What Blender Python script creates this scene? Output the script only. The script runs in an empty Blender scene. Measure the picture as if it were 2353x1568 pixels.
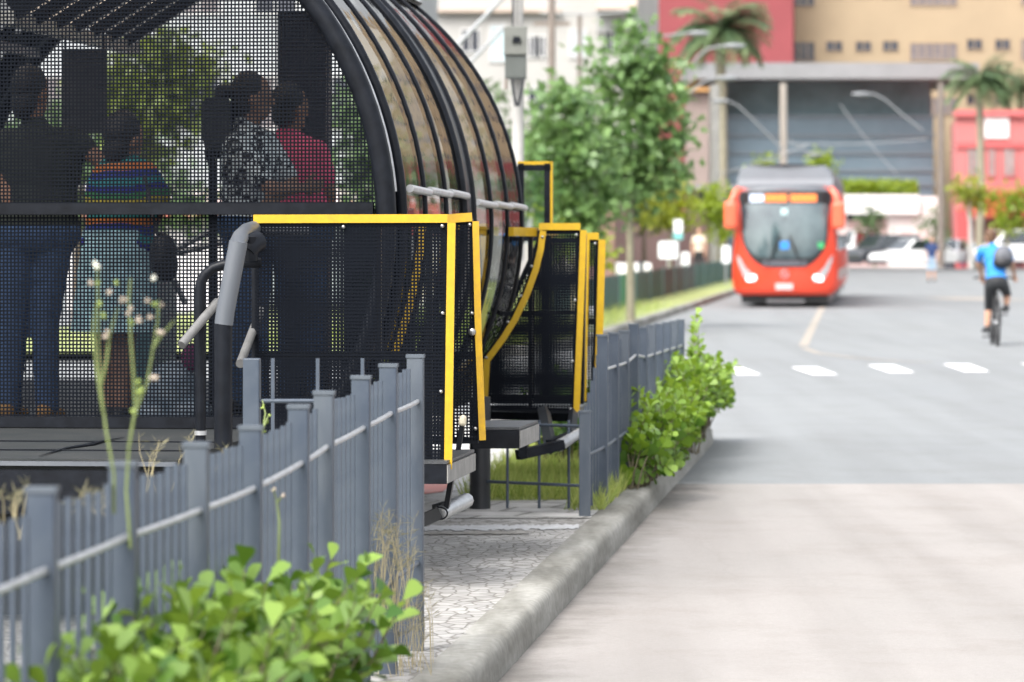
import bpy, bmesh, math, random
import numpy as np
from mathutils import Vector, Matrix
random.seed(7); RNG = np.random.default_rng(7)
SC = bpy.context.scene
COL = SC.collection
R = math.radians
# ---------------------------------------------------------------- camera
# long lens, eye 1.5 m above the island pavement (z=0); road lies at z=-0.12
CAMZ = 1.5; FPX = 8824.0; CU = 1176.5; HV = 545.0     # measurements taken on a 2353 px wide view
cam = bpy.data.cameras.new('camera'); camo = bpy.data.objects.new('camera', cam); COL.objects.link(camo)
cam.sensor_width = 36; cam.lens = 135; cam.shift_y = -(784 - HV) / 2353.0
cam.clip_start = 0.5; cam.clip_end = 2500
cam.dof.use_dof = True; cam.dof.focus_distance = 15.9; cam.dof.aperture_fstop = 4.2; cam.dof.aperture_blades = 9
camo.location = (0, 0, CAMZ); camo.rotation_euler = (R(90), 0, 0)
SC.camera = camo
# ---------------------------------------------------------------- light: bright overcast
SUN_EL, SUN_AZ = R(52), R(-148)      # azimuth from +Y towards +X
w = bpy.data.worlds.new('World'); SC.world = w; w.use_nodes = True
nt = w.node_tree; bg = nt.nodes['Background']
sky = nt.nodes.new('ShaderNodeTexSky'); sky.sky_type = 'NISHITA'; sky.sun_disc = False
sky.sun_elevation = SUN_EL; sky.sun_rotation = SUN_AZ
sky.air_density = 1.0; sky.dust_density = 6.0; sky.ozone_density = 1.0
hs = nt.nodes.new('ShaderNodeHueSaturation'); hs.inputs['Saturation'].default_value = 0.28   # cloud cover greys the blue
nt.links.new(sky.outputs[0], hs.inputs['Color']); nt.links.new(hs.outputs[0], bg.inputs['Color'])
bg.inputs['Strength'].default_value = 0.15
sl = bpy.data.lights.new('sun', 'SUN'); so = bpy.data.objects.new('sun', sl); COL.objects.link(so)
sl.energy = .52; sl.angle = R(24); sl.color = (1.0, 0.98, 0.95)
sd = Vector((math.sin(SUN_AZ) * math.cos(SUN_EL), math.cos(SUN_AZ) * math.cos(SUN_EL), math.sin(SUN_EL)))
so.rotation_euler = sd.to_track_quat('Z', 'Y').to_euler(); so.location = (0, 0, 60)
SC.view_settings.view_transform = 'Standard'; SC.view_settings.look = 'None'
SC.view_settings.exposure = 1.62; SC.view_settings.gamma = 1
# ---------------------------------------------------------------- frames
TH = math.atan(0.101)                                   # street direction, clockwise from +Y
E = Vector((math.sin(TH), math.cos(TH), 0)); N = Vector((math.cos(TH), -math.sin(TH), 0)); Z = Vector((0, 0, 1))
def P(u, v, Y): return Vector(((u - CU) / FPX * Y, Y, CAMZ - (v - HV) / FPX * Y))
def S(off, Y, z=0.0): return Vector((off + 0.101 * Y, Y, z))     # offset sideways from the street axis
def PL(u, v, p0, n=E):                                  # sight line met with a plane
    d = Vector(((u - CU) / FPX, 1, -(v - HV) / FPX)); c = Vector((0, 0, CAMZ))
    return c + d * ((p0 - c).dot(n) / d.dot(n))
def G(u, v, z=0.0):                                     # sight line met with level z
    Y = FPX * (CAMZ - z) / (v - HV); return P(u, v, Y)
# ---------------------------------------------------------------- materials
MATS = {}
def mat(name, col, rough=0.6, metal=0.0, vary=0.0, scale=8.0, col2=None, bump=0.0, bscale=None, spec=0.5, coat=0.0, stretch=None):
    if name in MATS: return MATS[name]
    m = bpy.data.materials.new(name); m.use_nodes = True; t = m.node_tree; b = t.nodes['Principled BSDF']
    b.inputs['Base Color'].default_value = (*col, 1); b.inputs['Roughness'].default_value = rough
    b.inputs['Metallic'].default_value = metal; b.inputs['Specular IOR Level'].default_value = spec
    b.inputs['Coat Weight'].default_value = coat
    if vary or col2 or bump:
        tc = t.nodes.new('ShaderNodeTexCoord'); src = tc.outputs['Object']
        if stretch:
            mp = t.nodes.new('ShaderNodeMapping'); mp.inputs['Scale'].default_value = stretch
            t.links.new(src, mp.inputs[0]); src = mp.outputs[0]
        n = t.nodes.new('ShaderNodeTexNoise'); n.inputs['Scale'].default_value = scale; n.inputs['Detail'].default_value = 6
        n.inputs['Roughness'].default_value = 0.62
        t.links.new(src, n.inputs['Vector'])
        if vary or col2:
            r = t.nodes.new('ShaderNodeValToRGB'); r.color_ramp.elements[0].position = 0.32; r.color_ramp.elements[1].position = 0.68
            c2 = col2 if col2 else tuple(min(1, c * (1 + vary)) for c in col); c1 = col if col2 else tuple(c * (1 - vary) for c in col)
            r.color_ramp.elements[0].color = (*c1, 1); r.color_ramp.elements[1].color = (*c2, 1)
            t.links.new(n.outputs['Fac'], r.inputs[0]); t.links.new(r.outputs[0], b.inputs['Base Color'])
        if bump:
            n2 = t.nodes.new('ShaderNodeTexNoise'); n2.inputs['Scale'].default_value = bscale or scale * 6; n2.inputs['Detail'].default_value = 5
            t.links.new(src, n2.inputs['Vector'])
            bp = t.nodes.new('ShaderNodeBump'); bp.inputs['Strength'].default_value = bump; bp.inputs['Distance'].default_value = 0.01
            t.links.new(n2.outputs['Fac'], bp.inputs['Height']); t.links.new(bp.outputs[0], b.inputs['Normal'])
    MATS[name] = m; return m
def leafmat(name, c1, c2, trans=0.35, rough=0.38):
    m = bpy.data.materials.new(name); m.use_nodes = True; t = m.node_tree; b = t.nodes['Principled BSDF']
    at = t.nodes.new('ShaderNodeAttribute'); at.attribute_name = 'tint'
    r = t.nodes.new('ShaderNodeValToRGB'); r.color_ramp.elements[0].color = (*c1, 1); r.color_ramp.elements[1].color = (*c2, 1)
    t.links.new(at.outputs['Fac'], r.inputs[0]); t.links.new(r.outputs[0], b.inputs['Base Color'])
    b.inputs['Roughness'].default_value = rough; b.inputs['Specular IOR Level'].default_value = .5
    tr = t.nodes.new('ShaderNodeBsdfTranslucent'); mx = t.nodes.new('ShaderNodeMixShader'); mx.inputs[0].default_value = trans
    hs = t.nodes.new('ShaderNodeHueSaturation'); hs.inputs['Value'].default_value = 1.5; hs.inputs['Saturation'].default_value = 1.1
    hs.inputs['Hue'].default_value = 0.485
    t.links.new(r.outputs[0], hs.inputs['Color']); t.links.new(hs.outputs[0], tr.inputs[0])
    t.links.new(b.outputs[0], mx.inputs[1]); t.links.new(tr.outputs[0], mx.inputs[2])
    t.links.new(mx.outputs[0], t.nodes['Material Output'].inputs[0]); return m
def glassmat(name, tint=(0.5, 0.55, 0.55), ior=1.5, rough=0.02, f0=0.0, wobble=0.0):
    m = bpy.data.materials.new(name); m.use_nodes = True; t = m.node_tree; t.nodes.remove(t.nodes['Principled BSDF'])
    a = t.nodes.new('ShaderNodeBsdfTransparent'); a.inputs[0].default_value = (*tint, 1)
    g = t.nodes.new('ShaderNodeBsdfGlossy'); g.inputs['Roughness'].default_value = rough; g.inputs['Color'].default_value = (.50, .49, .48, 1)
    f = t.nodes.new('ShaderNodeFresnel'); f.inputs['IOR'].default_value = ior
    ad = t.nodes.new('ShaderNodeMath'); ad.operation = 'ADD'; ad.use_clamp = True; ad.inputs[1].default_value = f0
    mx = t.nodes.new('ShaderNodeMixShader')
    if wobble:
        tc = t.nodes.new('ShaderNodeTexCoord'); n = t.nodes.new('ShaderNodeTexNoise'); n.inputs['Scale'].default_value = 2.6; n.inputs['Detail'].default_value = 3
        bp = t.nodes.new('ShaderNodeBump'); bp.inputs['Strength'].default_value = wobble; bp.inputs['Distance'].default_value = 0.02
        t.links.new(tc.outputs['Object'], n.inputs['Vector']); t.links.new(n.outputs['Fac'], bp.inputs['Height']); t.links.new(bp.outputs[0], g.inputs['Normal'])
    t.links.new(f.outputs[0], ad.inputs[0]); t.links.new(ad.outputs[0], mx.inputs[0])
    t.links.new(a.outputs[0], mx.inputs[1]); t.links.new(g.outputs[0], mx.inputs[2])
    t.links.new(mx.outputs[0], t.nodes['Material Output'].inputs[0]); return m
# ---------------------------------------------------------------- mesh builder
class MB:
    def __init__(s): s.v = []; s.f = []; s.sm = []
    def add(s, vs, fs, smooth=False):
        o = len(s.v); s.v += [tuple(p) for p in vs]; s.f += [tuple(i + o for i in f) for f in fs]; s.sm += [smooth] * len(fs)
    def obox(s, c, a, b, d):                             # centre and three half vectors
        c, a, b, d = Vector(c), Vector(a), Vector(b), Vector(d)
        if a.cross(b).dot(d) < 0: a, b = b, a
        vs = [c + a * i + b * j + d * k for k in (-1, 1) for j in (-1, 1) for i in (-1, 1)]
        s.add(vs, [(0, 2, 3, 1), (4, 5, 7, 6), (0, 1, 5, 4), (2, 6, 7, 3), (0, 4, 6, 2), (1, 3, 7, 5)]); return s
    def box(s, x0, x1, y0, y1, z0, z1):
        return s.obox(((x0 + x1) / 2, (y0 + y1) / 2, (z0 + z1) / 2), ((x1 - x0) / 2, 0, 0), (0, (y1 - y0) / 2, 0), (0, 0, (z1 - z0) / 2))
    def bar(s, p, q, w, h, up=Z):                        # rectangular bar, w across, h along up
        p, q = Vector(p), Vector(q); d = q - p; x = d.cross(Vector(up))
        if x.length < 1e-6: x = d.cross(Vector((0, 1, 0)))
        x.normalize(); y = x.cross(d).normalized()
        return s.obox((p + q) / 2, d / 2, x * w / 2, y * h / 2)
    def tube(s, pts, r, n=10, caps=True, smooth=True, flat=1.0):
        pts = [Vector(p) for p in pts]; m = len(pts); rr = r if isinstance(r, (list, tuple)) else [r] * m
        t0 = (pts[1] - pts[0]).normalized(); x = t0.cross(Vector((0.13, 0.31, 0.94)))
        if x.length < 1e-4: x = t0.cross(Vector((1, 0, 0)))
        x.normalize(); vs = []
        for i, p in enumerate(pts):
            if i == 0: t = t0
            elif i == m - 1: t = (pts[i] - pts[i - 1]).normalized()
            else: t = ((pts[i] - pts[i - 1]).normalized() + (pts[i + 1] - pts[i]).normalized()).normalized()
            x = (x - t * x.dot(t)); x.normalize(); y = t.cross(x)
            for k in range(n):
                a = 2 * math.pi * k / n; vs.append(p + x * (math.cos(a) * rr[i]) + y * (math.sin(a) * rr[i] * flat))
        fs = [(i * n + k, i * n + (k + 1) % n, (i + 1) * n + (k + 1) % n, (i + 1) * n + k) for i in range(m - 1) for k in range(n)]
        s.add(vs, fs, smooth)
        if caps: s.add(vs[:n], [tuple(range(n))[::-1]]); s.add(vs[-n:], [tuple(range(n))])
        return s
    def prism(s, poly, th):                              # polygon (3D, planar) extruded by vector th
        poly = [Vector(p) for p in poly]; th = Vector(th); n = len(poly)
        nn = sum(((poly[i] - poly[0]).cross(poly[(i + 1) % n] - poly[0]) for i in range(n)), Vector())
        if nn.dot(th) < 0: poly = poly[::-1]
        vs = poly + [p + th for p in poly]
        s.add(vs, [tuple(range(n))[::-1], tuple(range(n, 2 * n))] + [(i, (i + 1) % n, (i + 1) % n + n, i + n) for i in range(n)]); return s
    def quad(s, *p): s.add(p, [tuple(range(len(p)))]); return s
    def ball(s, c, r, nu=14, nv=9, rot=None):
        c = Vector(c); r = (r, r, r) if isinstance(r, (int, float)) else r; vs = []
        for j in range(1, nv):
            b = math.pi * j / nv
            for i in range(nu):
                a = 2 * math.pi * i / nu; q = Vector((r[0] * math.sin(b) * math.cos(a), r[1] * math.sin(b) * math.sin(a), r[2] * math.cos(b)))
                vs.append(c + (rot @ q if rot else q))
        top = Vector((0, 0, r[2])); vs += [c + (rot @ top if rot else top), c - (rot @ top if rot else top)]
        T = (nv - 1) * nu
        fs = [(j * nu + i, (j + 1) * nu + i, (j + 1) * nu + (i + 1) % nu, j * nu + (i + 1) % nu) for j in range(nv - 2) for i in range(nu)]
        fs += [(T, i, (i + 1) % nu) for i in range(nu)] + [(T + 1, (nv - 2) * nu + (i + 1) % nu, (nv - 2) * nu + i) for i in range(nu)]
        s.add(vs, fs, True); return s
    def cap(s, p, r0, q, r1, n=12):                      # tapered capsule
        s.ball(p, r0, n, 8); s.ball(q, r1, n, 8); s.tube([p, q], [r0, r1], n); return s
    def lathe(s, c, prof, ax=Z, n=16):                   # profile of (radius, height)
        c, ax = Vector(c), Vector(ax).normalized(); return s.tube([c + ax * h for _, h in prof], [max(r, 1e-4) for r, _ in prof], n)
    def grid(s, rows, smooth=True, closed=False):        # rows of points
        n = len(rows[0]); vs = [p for r in rows for p in r]; m = n if closed else n - 1
        s.add(vs, [(j * n + i, j * n + (i + 1) % n, (j + 1) * n + (i + 1) % n, (j + 1) * n + i) for j in range(len(rows) - 1) for i in range(m)], smooth); return s
    def build(s, name, m, parent=None, local=False):
        off = Vector((0, 0, 0))
        if parent is not None and not local:
            q = parent
            while q is not None: off += Vector(q.location); q = q.parent
        me = bpy.data.meshes.new(name); me.from_pydata([tuple(Vector(p) - off) for p in s.v] if off.length else s.v, [], s.f)
        me.polygons.foreach_set('use_smooth', s.sm); me.materials.append(m); me.update()
        o = bpy.data.objects.new(name, me); COL.objects.link(o)
        if parent is not None: o.parent = parent
        return o
def bevel(o, wdt, seg=2):
    b = o.modifiers.new('bevel', 'BEVEL'); b.width = wdt; b.segments = seg; b.limit_method = 'ANGLE'; b.angle_limit = R(40); return o
def tag(o, label=None, cat=None, group=None, kind=None):
    if label: o['label'] = label
    if cat: o['category'] = cat
    if group: o['group'] = group
    if kind: o['kind'] = kind
    return o
def thing(name, label, cat, loc=(0, 0, 0), rz=0.0, group=None):
    o = bpy.data.objects.new(name, None); COL.objects.link(o); o.location = loc; o.rotation_euler = (0, 0, rz); o.empty_display_size = .2
    return tag(o, label, cat, group)
def struct(o): o['kind'] = 'structure'; return o
def inst(src, loc, parent):                              # a copy sharing mesh data
    c = src.copy(); COL.objects.link(c); c.parent = parent; c.location = loc; return c
def copy_tree(o, parent=None):
    c = o.copy(); COL.objects.link(c); c.parent = parent
    for ch in list(o.children): copy_tree(ch, c)
    return c
def meshgrid(mb, poly, o, ax, ay, nrm, pitch, wd, th=0.0016):
    """woven screen: flat bars both ways, clipped to a polygon given as (a,b) in plane axes"""
    def spans(poly, k, c):
        xs = []
        for i in range(len(poly)):
            p, q = poly[i], poly[(i + 1) % len(poly)]
            if (p[1 - k] <= c) != (q[1 - k] <= c):
                t = (c - p[1 - k]) / (q[1 - k] - p[1 - k]); xs.append(p[k] + t * (q[k] - p[k]))
        xs.sort(); return [(xs[i], xs[i + 1]) for i in range(0, len(xs) - 1, 2)]
    for k in (0, 1):
        lo = min(p[1 - k] for p in poly); hi = max(p[1 - k] for p in poly); c = (math.floor(lo / pitch) + .5) * pitch
        while c < hi:
            if c > lo:
                for a, b in spans(poly, k, c):
                    if b - a < .004: continue
                    if k == 0: mb.obox(o + ax * ((a + b) / 2) + ay * c, ax * ((b - a) / 2), ay * (wd / 2), nrm * (th / 2))
                    else: mb.obox(o + ay * ((a + b) / 2) + ax * c + nrm * th * 1.05, ay * ((b - a) / 2), ax * (wd / 2), nrm * (th / 2))
            c += pitch
def leaves(name, m, parent, C, D, U, size, shape, tint, fold=0.0, kind=None):
    """C centres (n,3), D leaf axis, U leaf normal hint, size (n,), shape list of (along, across)"""
    C = np.asarray(C, float); D = np.asarray(D, float); U = np.asarray(U, float); size = np.asarray(size, float)
    D /= np.linalg.norm(D, axis=1)[:, None] + 1e-9; W = np.cross(D, U); W /= np.linalg.norm(W, axis=1)[:, None] + 1e-9
    Nn = np.cross(W, D); sh = np.asarray(shape, float); k = len(sh); n = len(C)
    V = C[:, None, :] + size[:, None, None] * (sh[None, :, 0, None] * D[:, None, :] + sh[None, :, 1, None] * W[:, None, :]
        + (fold * np.abs(sh[None, :, 1, None]) - .25 * fold * sh[None, :, 0, None] ** 2) * Nn[:, None, :])
    off = np.zeros(3)
    if parent is not None:
        q = parent
        while q is not None: off += np.array(q.location); q = q.parent
    V = (V - off).reshape(-1, 3)
    me = bpy.data.meshes.new(name); me.vertices.add(n * k); me.vertices.foreach_set('co', V.ravel())
    me.loops.add(n * k); me.loops.foreach_set('vertex_index', np.arange(n * k)); me.polygons.add(n)
    me.polygons.foreach_set('loop_start', np.arange(0, n * k, k)); me.polygons.foreach_set('loop_total', np.full(n, k)); me.update(calc_edges=True)
    a = me.attributes.new('tint', 'FLOAT', 'FACE'); a.data.foreach_set('value', np.clip(np.asarray(tint, float), 0, 1)); me.materials.append(m)
    o = bpy.data.objects.new(name, me); COL.objects.link(o)
    if parent is not None: o.parent = parent
    if kind: o['kind'] = kind
    return o
OBOV = [(0, 0), (.25, .11), (.5, .25), (.75, .34), (.92, .27), (1.0, .06), (1.0, -.06), (.92, -.27), (.75, -.34), (.5, -.25), (.25, -.11)]
STAR = [(0, 0), (-.02, .32), (.28, .22), (.32, .52), (.52, .2), (1, 0), (.52, -.2), (.32, -.52), (.28, -.22), (-.02, -.32)]
OVAL = [(0, 0), (.3, .26), (.65, .26), (1, 0), (.65, -.26), (.3, -.26)]
BLADE = [(0, .02), (.5, .016), (1, 0), (.5, -.016), (0, -.02)]
# ---------------------------------------------------------------- shared materials
BLACK = mat('black_paint', (.008, .0095, .013), .36, vary=.35, scale=14, bump=.05, spec=.14)
BLACKM = mat('black_mesh', (.007, .0085, .012), .6, spec=.02)
DARKST = mat('dark_steel', (.018, .020, .024), .42, vary=.3, scale=9, bump=.05)
FENCE = mat('fence_paint', (.044, .058, .082), .45, vary=.22, scale=7, bump=.10, bscale=25, col2=(.069, .085, .108), spec=.3)
FENCED = mat('fence_paint_dusty', (.046, .060, .082), .5, scale=9, bump=.10, bscale=25, spec=.3, col2=(.095, .110, .128), stretch=(1, 1, .25))
GALV = mat('galvanised_steel', (.42, .43, .44), .38, metal=.55, vary=.18, scale=18, bump=.05)
PIPE = mat('grey_pipe', (.075, .085, .10), .4, vary=.12, scale=3, col2=(.11, .12, .135), stretch=(1, 1, .2))
YEL = mat('yellow_paint', (.50, .315, .005), .42, scale=22, col2=(.42, .255, .010), bump=.06, bscale=60)
YELW = mat('yellow_paint_worn', (.55, .33, .010), .42, scale=24, col2=(.42, .25, .025), bump=.12, bscale=60)
BOLT = mat('bolt_steel', (.36, .36, .36), .28, metal=.9)
RUBBER = mat('rubber_floor', (.020, .024, .026), .65, scale=3.5, spec=.25, col2=(.036, .038, .038), bump=.25, bscale=70)
PALE = leafmat('pale_roof_panel', (.52, .48, .42), (.56, .52, .46), .7, .6); BEAM = mat('pale_beam', (.55, .53, .48), .55, vary=.15, scale=4)
SILVER = mat('silver_roof', (.55, .55, .54), .35, metal=.35, vary=.12, scale=6)
SKIN1 = mat('skin_brown', (.33, .17, .10), .5, vary=.1, scale=20)
SKIN2 = mat('skin_tan', (.48, .27, .18), .5, vary=.1, scale=20)
SKIN3 = mat('skin_dark', (.30, .165, .105), .5, vary=.1, scale=20)
HAIR = mat('dark_hair', (.012, .010, .010), .5, vary=.5, scale=60, stretch=(1, 1, .1), bump=.3)
DENIM = mat('blue_denim', (.035, .075, .17), .8, scale=30, col2=(.055, .11, .23), bump=.15, bscale=300)
WHITEP = mat('white_paint', (.72, .72, .71), .6, vary=.06, scale=1.2)
TYRE = mat('tyre_rubber', (.015, .015, .016), .7, bump=.1, scale=30)
GLS = glassmat('station_glass', (.62, .67, .67), 1.55, .010, .03, .16)
GLSB = glassmat('clear_glass', (.7, .78, .78), 1.45, .02, .02)
# ---------------------------------------------------------------- ground sheets
def ground_mat(name, c1, c2, c3, fine=60, big=.35, stretch=(1, 1, 1), bump=.25, rot=0.0, stain=.5, crack=None, worn=0.0, gutter=None):
    m = bpy.data.materials.new(name); m.use_nodes = True; t = m.node_tree; b = t.nodes['Principled BSDF']; b.inputs['Roughness'].default_value = .85
    tc = t.nodes.new('ShaderNodeTexCoord'); mp = t.nodes.new('ShaderNodeMapping'); mp.inputs['Scale'].default_value = stretch; mp.inputs['Rotation'].default_value = (0, 0, rot)
    t.links.new(tc.outputs['Object'], mp.inputs[0])
    n1 = t.nodes.new('ShaderNodeTexNoise'); n1.inputs['Scale'].default_value = big; n1.inputs['Detail'].default_value = 7; n1.inputs['Roughness'].default_value = .6
    n2 = t.nodes.new('ShaderNodeTexNoise'); n2.inputs['Scale'].default_value = fine; n2.inputs['Detail'].default_value = 4
    t.links.new(mp.outputs[0], n1.inputs[0]); t.links.new(tc.outputs['Object'], n2.inputs[0])
    r1 = t.nodes.new('ShaderNodeValToRGB'); r1.color_ramp.elements[0].position = .35; r1.color_ramp.elements[1].position = .65
    r1.color_ramp.elements[0].color = (*c1, 1); r1.color_ramp.elements[1].color = (*c2, 1); t.links.new(n1.outputs['Fac'], r1.inputs[0])
    r2 = t.nodes.new('ShaderNodeValToRGB'); r2.color_ramp.elements[0].position = .3; r2.color_ramp.elements[1].position = .75
    r2.color_ramp.elements[0].color = (*c3, 1); r2.color_ramp.elements[1].color = (1, 1, 1, 1); t.links.new(n2.outputs['Fac'], r2.inputs[0])
    mx = t.nodes.new('ShaderNodeMix'); mx.data_type = 'RGBA'; mx.blend_type = 'MULTIPLY'; mx.inputs[0].default_value = stain
    t.links.new(r1.outputs[0], mx.inputs[6]); t.links.new(r2.outputs[0], mx.inputs[7]); out = mx.outputs[2]; hgt = n2.outputs['Fac']
    if crack:                                             # small stones with dark joints
        nz = t.nodes.new('ShaderNodeTexNoise'); nz.inputs['Scale'].default_value = 6; mv = t.nodes.new('ShaderNodeMix'); mv.data_type = 'VECTOR'
        vo = t.nodes.new('ShaderNodeTexVoronoi'); vo.feature = 'DISTANCE_TO_EDGE'; vo.inputs['Scale'].default_value = crack
        t.links.new(mp.outputs[0], vo.inputs['Vector'])
        vc = t.nodes.new('ShaderNodeTexVoronoi'); vc.inputs['Scale'].default_value = crack; t.links.new(mp.outputs[0], vc.inputs['Vector'])
        rr = t.nodes.new('ShaderNodeValToRGB'); rr.color_ramp.elements[0].position = .015; rr.color_ramp.elements[1].position = .09
        rr.color_ramp.elements[0].color = (.52, .50, .47, 1); rr.color_ramp.elements[1].color = (1, 1, 1, 1); t.links.new(vo.outputs[0], rr.inputs[0])
        m2 = t.nodes.new('ShaderNodeMix'); m2.data_type = 'RGBA'; m2.blend_type = 'MULTIPLY'; m2.inputs[0].default_value = 1
        t.links.new(out, m2.inputs[6]); t.links.new(rr.outputs[0], m2.inputs[7])
        hv = t.nodes.new('ShaderNodeValToRGB'); hv.color_ramp.elements[0].color = (.6, .6, .6, 1); hv.color_ramp.elements[1].color = (1.0, 1, 1, 1)
        t.links.new(vc.outputs['Color'], hv.inputs[0]); m3 = t.nodes.new('ShaderNodeMix'); m3.data_type = 'RGBA'; m3.blend_type = 'MULTIPLY'; m3.inputs[0].default_value = .8
        t.links.new(m2.outputs[2], m3.inputs[6]); t.links.new(hv.outputs[0], m3.inputs[7]); out = m3.outputs[2]; hgt = rr.outputs[0]
    def mul(out, fac, lo, hi, c, amt):
        r = t.nodes.new('ShaderNodeValToRGB'); r.color_ramp.elements[0].position = lo; r.color_ramp.elements[1].position = hi
        r.color_ramp.elements[0].color = (*c, 1); r.color_ramp.elements[1].color = (1, 1, 1, 1); t.links.new(fac, r.inputs[0])
        m_ = t.nodes.new('ShaderNodeMix'); m_.data_type = 'RGBA'; m_.blend_type = 'MULTIPLY'; m_.inputs[0].default_value = amt
        t.links.new(out, m_.inputs[6]); t.links.new(r.outputs[0], m_.inputs[7]); return m_.outputs[2]
    if worn:                                              # tyre streaks, patches and hair cracks
        mw_ = t.nodes.new('ShaderNodeMapping'); mw_.inputs['Rotation'].default_value = (0, 0, TH); mw_.inputs['Scale'].default_value = (2.2, .10, 1); t.links.new(tc.outputs['Object'], mw_.inputs[0])
        ns = t.nodes.new('ShaderNodeTexNoise'); ns.inputs['Scale'].default_value = 1.0; ns.inputs['Detail'].default_value = 4; t.links.new(mw_.outputs[0], ns.inputs[0]); out = mul(out, ns.outputs['Fac'], .36, .58, (.80, .79, .78), worn)
        nb = t.nodes.new('ShaderNodeTexNoise'); nb.inputs['Scale'].default_value = 1.4; nb.inputs['Detail'].default_value = 8; nb.inputs['Roughness'].default_value = .7; t.links.new(tc.outputs['Object'], nb.inputs[0]); out = mul(out, nb.outputs['Fac'], .34, .52, (.84, .82, .80), worn)
        nd = t.nodes.new('ShaderNodeTexNoise'); nd.inputs['Scale'].default_value = 2.0; t.links.new(tc.outputs['Object'], nd.inputs[0])
        ma = t.nodes.new('ShaderNodeMix'); ma.data_type = 'VECTOR'; ma.inputs[0].default_value = .12; t.links.new(tc.outputs['Object'], ma.inputs[4]); t.links.new(nd.outputs['Color'], ma.inputs[5])
        vo = t.nodes.new('ShaderNodeTexVoronoi'); vo.feature = 'DISTANCE_TO_EDGE'; vo.inputs['Scale'].default_value = .42; t.links.new(ma.outputs[1], vo.inputs['Vector']); out = mul(out, vo.outputs[0], .0008, .004, (.86, .85, .84), worn * .45)
        nf = t.nodes.new('ShaderNodeTexNoise'); nf.inputs['Scale'].default_value = 260; nf.inputs['Detail'].default_value = 2; t.links.new(tc.outputs['Object'], nf.inputs[0]); out = mul(out, nf.outputs['Fac'], .36, .56, (.72, .72, .72), worn)
    if gutter is not None:                                # dirt washed along the kerb
        sx = t.nodes.new('ShaderNodeSeparateXYZ'); t.links.new(tc.outputs['Object'], sx.inputs[0])
        my = t.nodes.new('ShaderNodeMath'); my.operation = 'MULTIPLY_ADD'; my.inputs[1].default_value = -.101; t.links.new(sx.outputs['Y'], my.inputs[0]); t.links.new(sx.outputs['X'], my.inputs[2])
        ng = t.nodes.new('ShaderNodeTexNoise'); ng.inputs['Scale'].default_value = 2.6; ng.inputs['Detail'].default_value = 7; ng.inputs['Roughness'].default_value = .7; t.links.new(tc.outputs['Object'], ng.inputs[0])
        mg = t.nodes.new('ShaderNodeMath'); mg.operation = 'MULTIPLY_ADD'; mg.inputs[1].default_value = .75; t.links.new(ng.outputs['Fac'], mg.inputs[0]); t.links.new(my.outputs[0], mg.inputs[2])
        ms = t.nodes.new('ShaderNodeMath'); ms.operation = 'SUBTRACT'; ms.inputs[1].default_value = gutter; t.links.new(mg.outputs[0], ms.inputs[0]); out = mul(out, ms.outputs[0], .28, .62, (.50, .49, .46), 1)
    t.links.new(out, b.inputs['Base Color'])
    bp = t.nodes.new('ShaderNodeBump'); bp.inputs['Strength'].default_value = bump; bp.inputs['Distance'].default_value = .012
    t.links.new(hgt, bp.inputs['Height']); t.links.new(bp.outputs[0], b.inputs['Normal']); return m
GROUND = ground_mat('far_ground', (.20, .21, .21), (.24, .25, .25), (.8, .8, .8), 20, .05)
ASPH = ground_mat('asphalt', (.195, .206, .212), (.217, .228, .232), (.80, .80, .80), 45, .22, (1, .35, 1), .2, TH, worn=.5)
CONC = ground_mat('road_concrete', (.275, .260, .246), (.306, .286, .271), (.80, .79, .78), 55, .5, (1, .45, 1), .2, TH, worn=.65, gutter=-1.47)
PAVE = ground_mat('stone_mosaic', (.15, .145, .13), (.33, .325, .31), (.6, .6, .58), 30, .55, (.35, 1.6, 1), .55, TH, .7, crack=None)
COBB = ground_mat('small_stone_paving', (.29, .28, .262), (.45, .445, .435), (.8, .8, .78), 25, .9, (1, .62, 1), .6, TH, .7, crack=15)
KERBM = ground_mat('kerb_stone', (.13, .125, .105), (.34, .335, .31), (.62, .62, .59), 22, 3.6, (1, .16, 1), .4, TH, .75)
SOIL = ground_mat('soil', (.07, .06, .04), (.13, .12, .08), (.5, .5, .5), 20, 1.5)
VERGE = ground_mat('verge_grass_soil', (.19, .25, .075), (.34, .36, .14), (.6, .6, .6), 18, .6, (1, 1, 1), .6)
RZ = -.12
struct(MB().quad((-900, -60, RZ - .012), (900, -60, RZ - .012), (900, 2000, RZ - .012), (-900, 2000, RZ - .012)).build('ground', GROUND))
def strip(name, pts, z, m): return struct(MB().quad(*[(p[0], p[1], z) for p in pts]).build(name, m))
yc = lambda X: 25.2 + .012 * (X - 2)
strip('asphalt_road', [(-60, yc(-60)), (70, yc(70)), (110, 236), (-30, 236)], RZ - .004, ASPH)
strip('concrete_road', [(-12, -8), (30, -8), (30, yc(30)), (-12, yc(-12))], RZ, CONC)
# island with rounded far end, pavement on top
XL, XR = -8.0, -1.64
isl = [S(XL, -6), S(XR, -6), S(XR, 30.2)]
for k in range(1, 9):
    a = R(90 * k / 8); isl.append(S(XR - 1.6 + 1.6 * math.cos(a), 30.2 + 1.9 * math.sin(a)))
isl += [S(XL, 32.1)]
strip('pavement', isl, 0.0, COBB)
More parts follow.
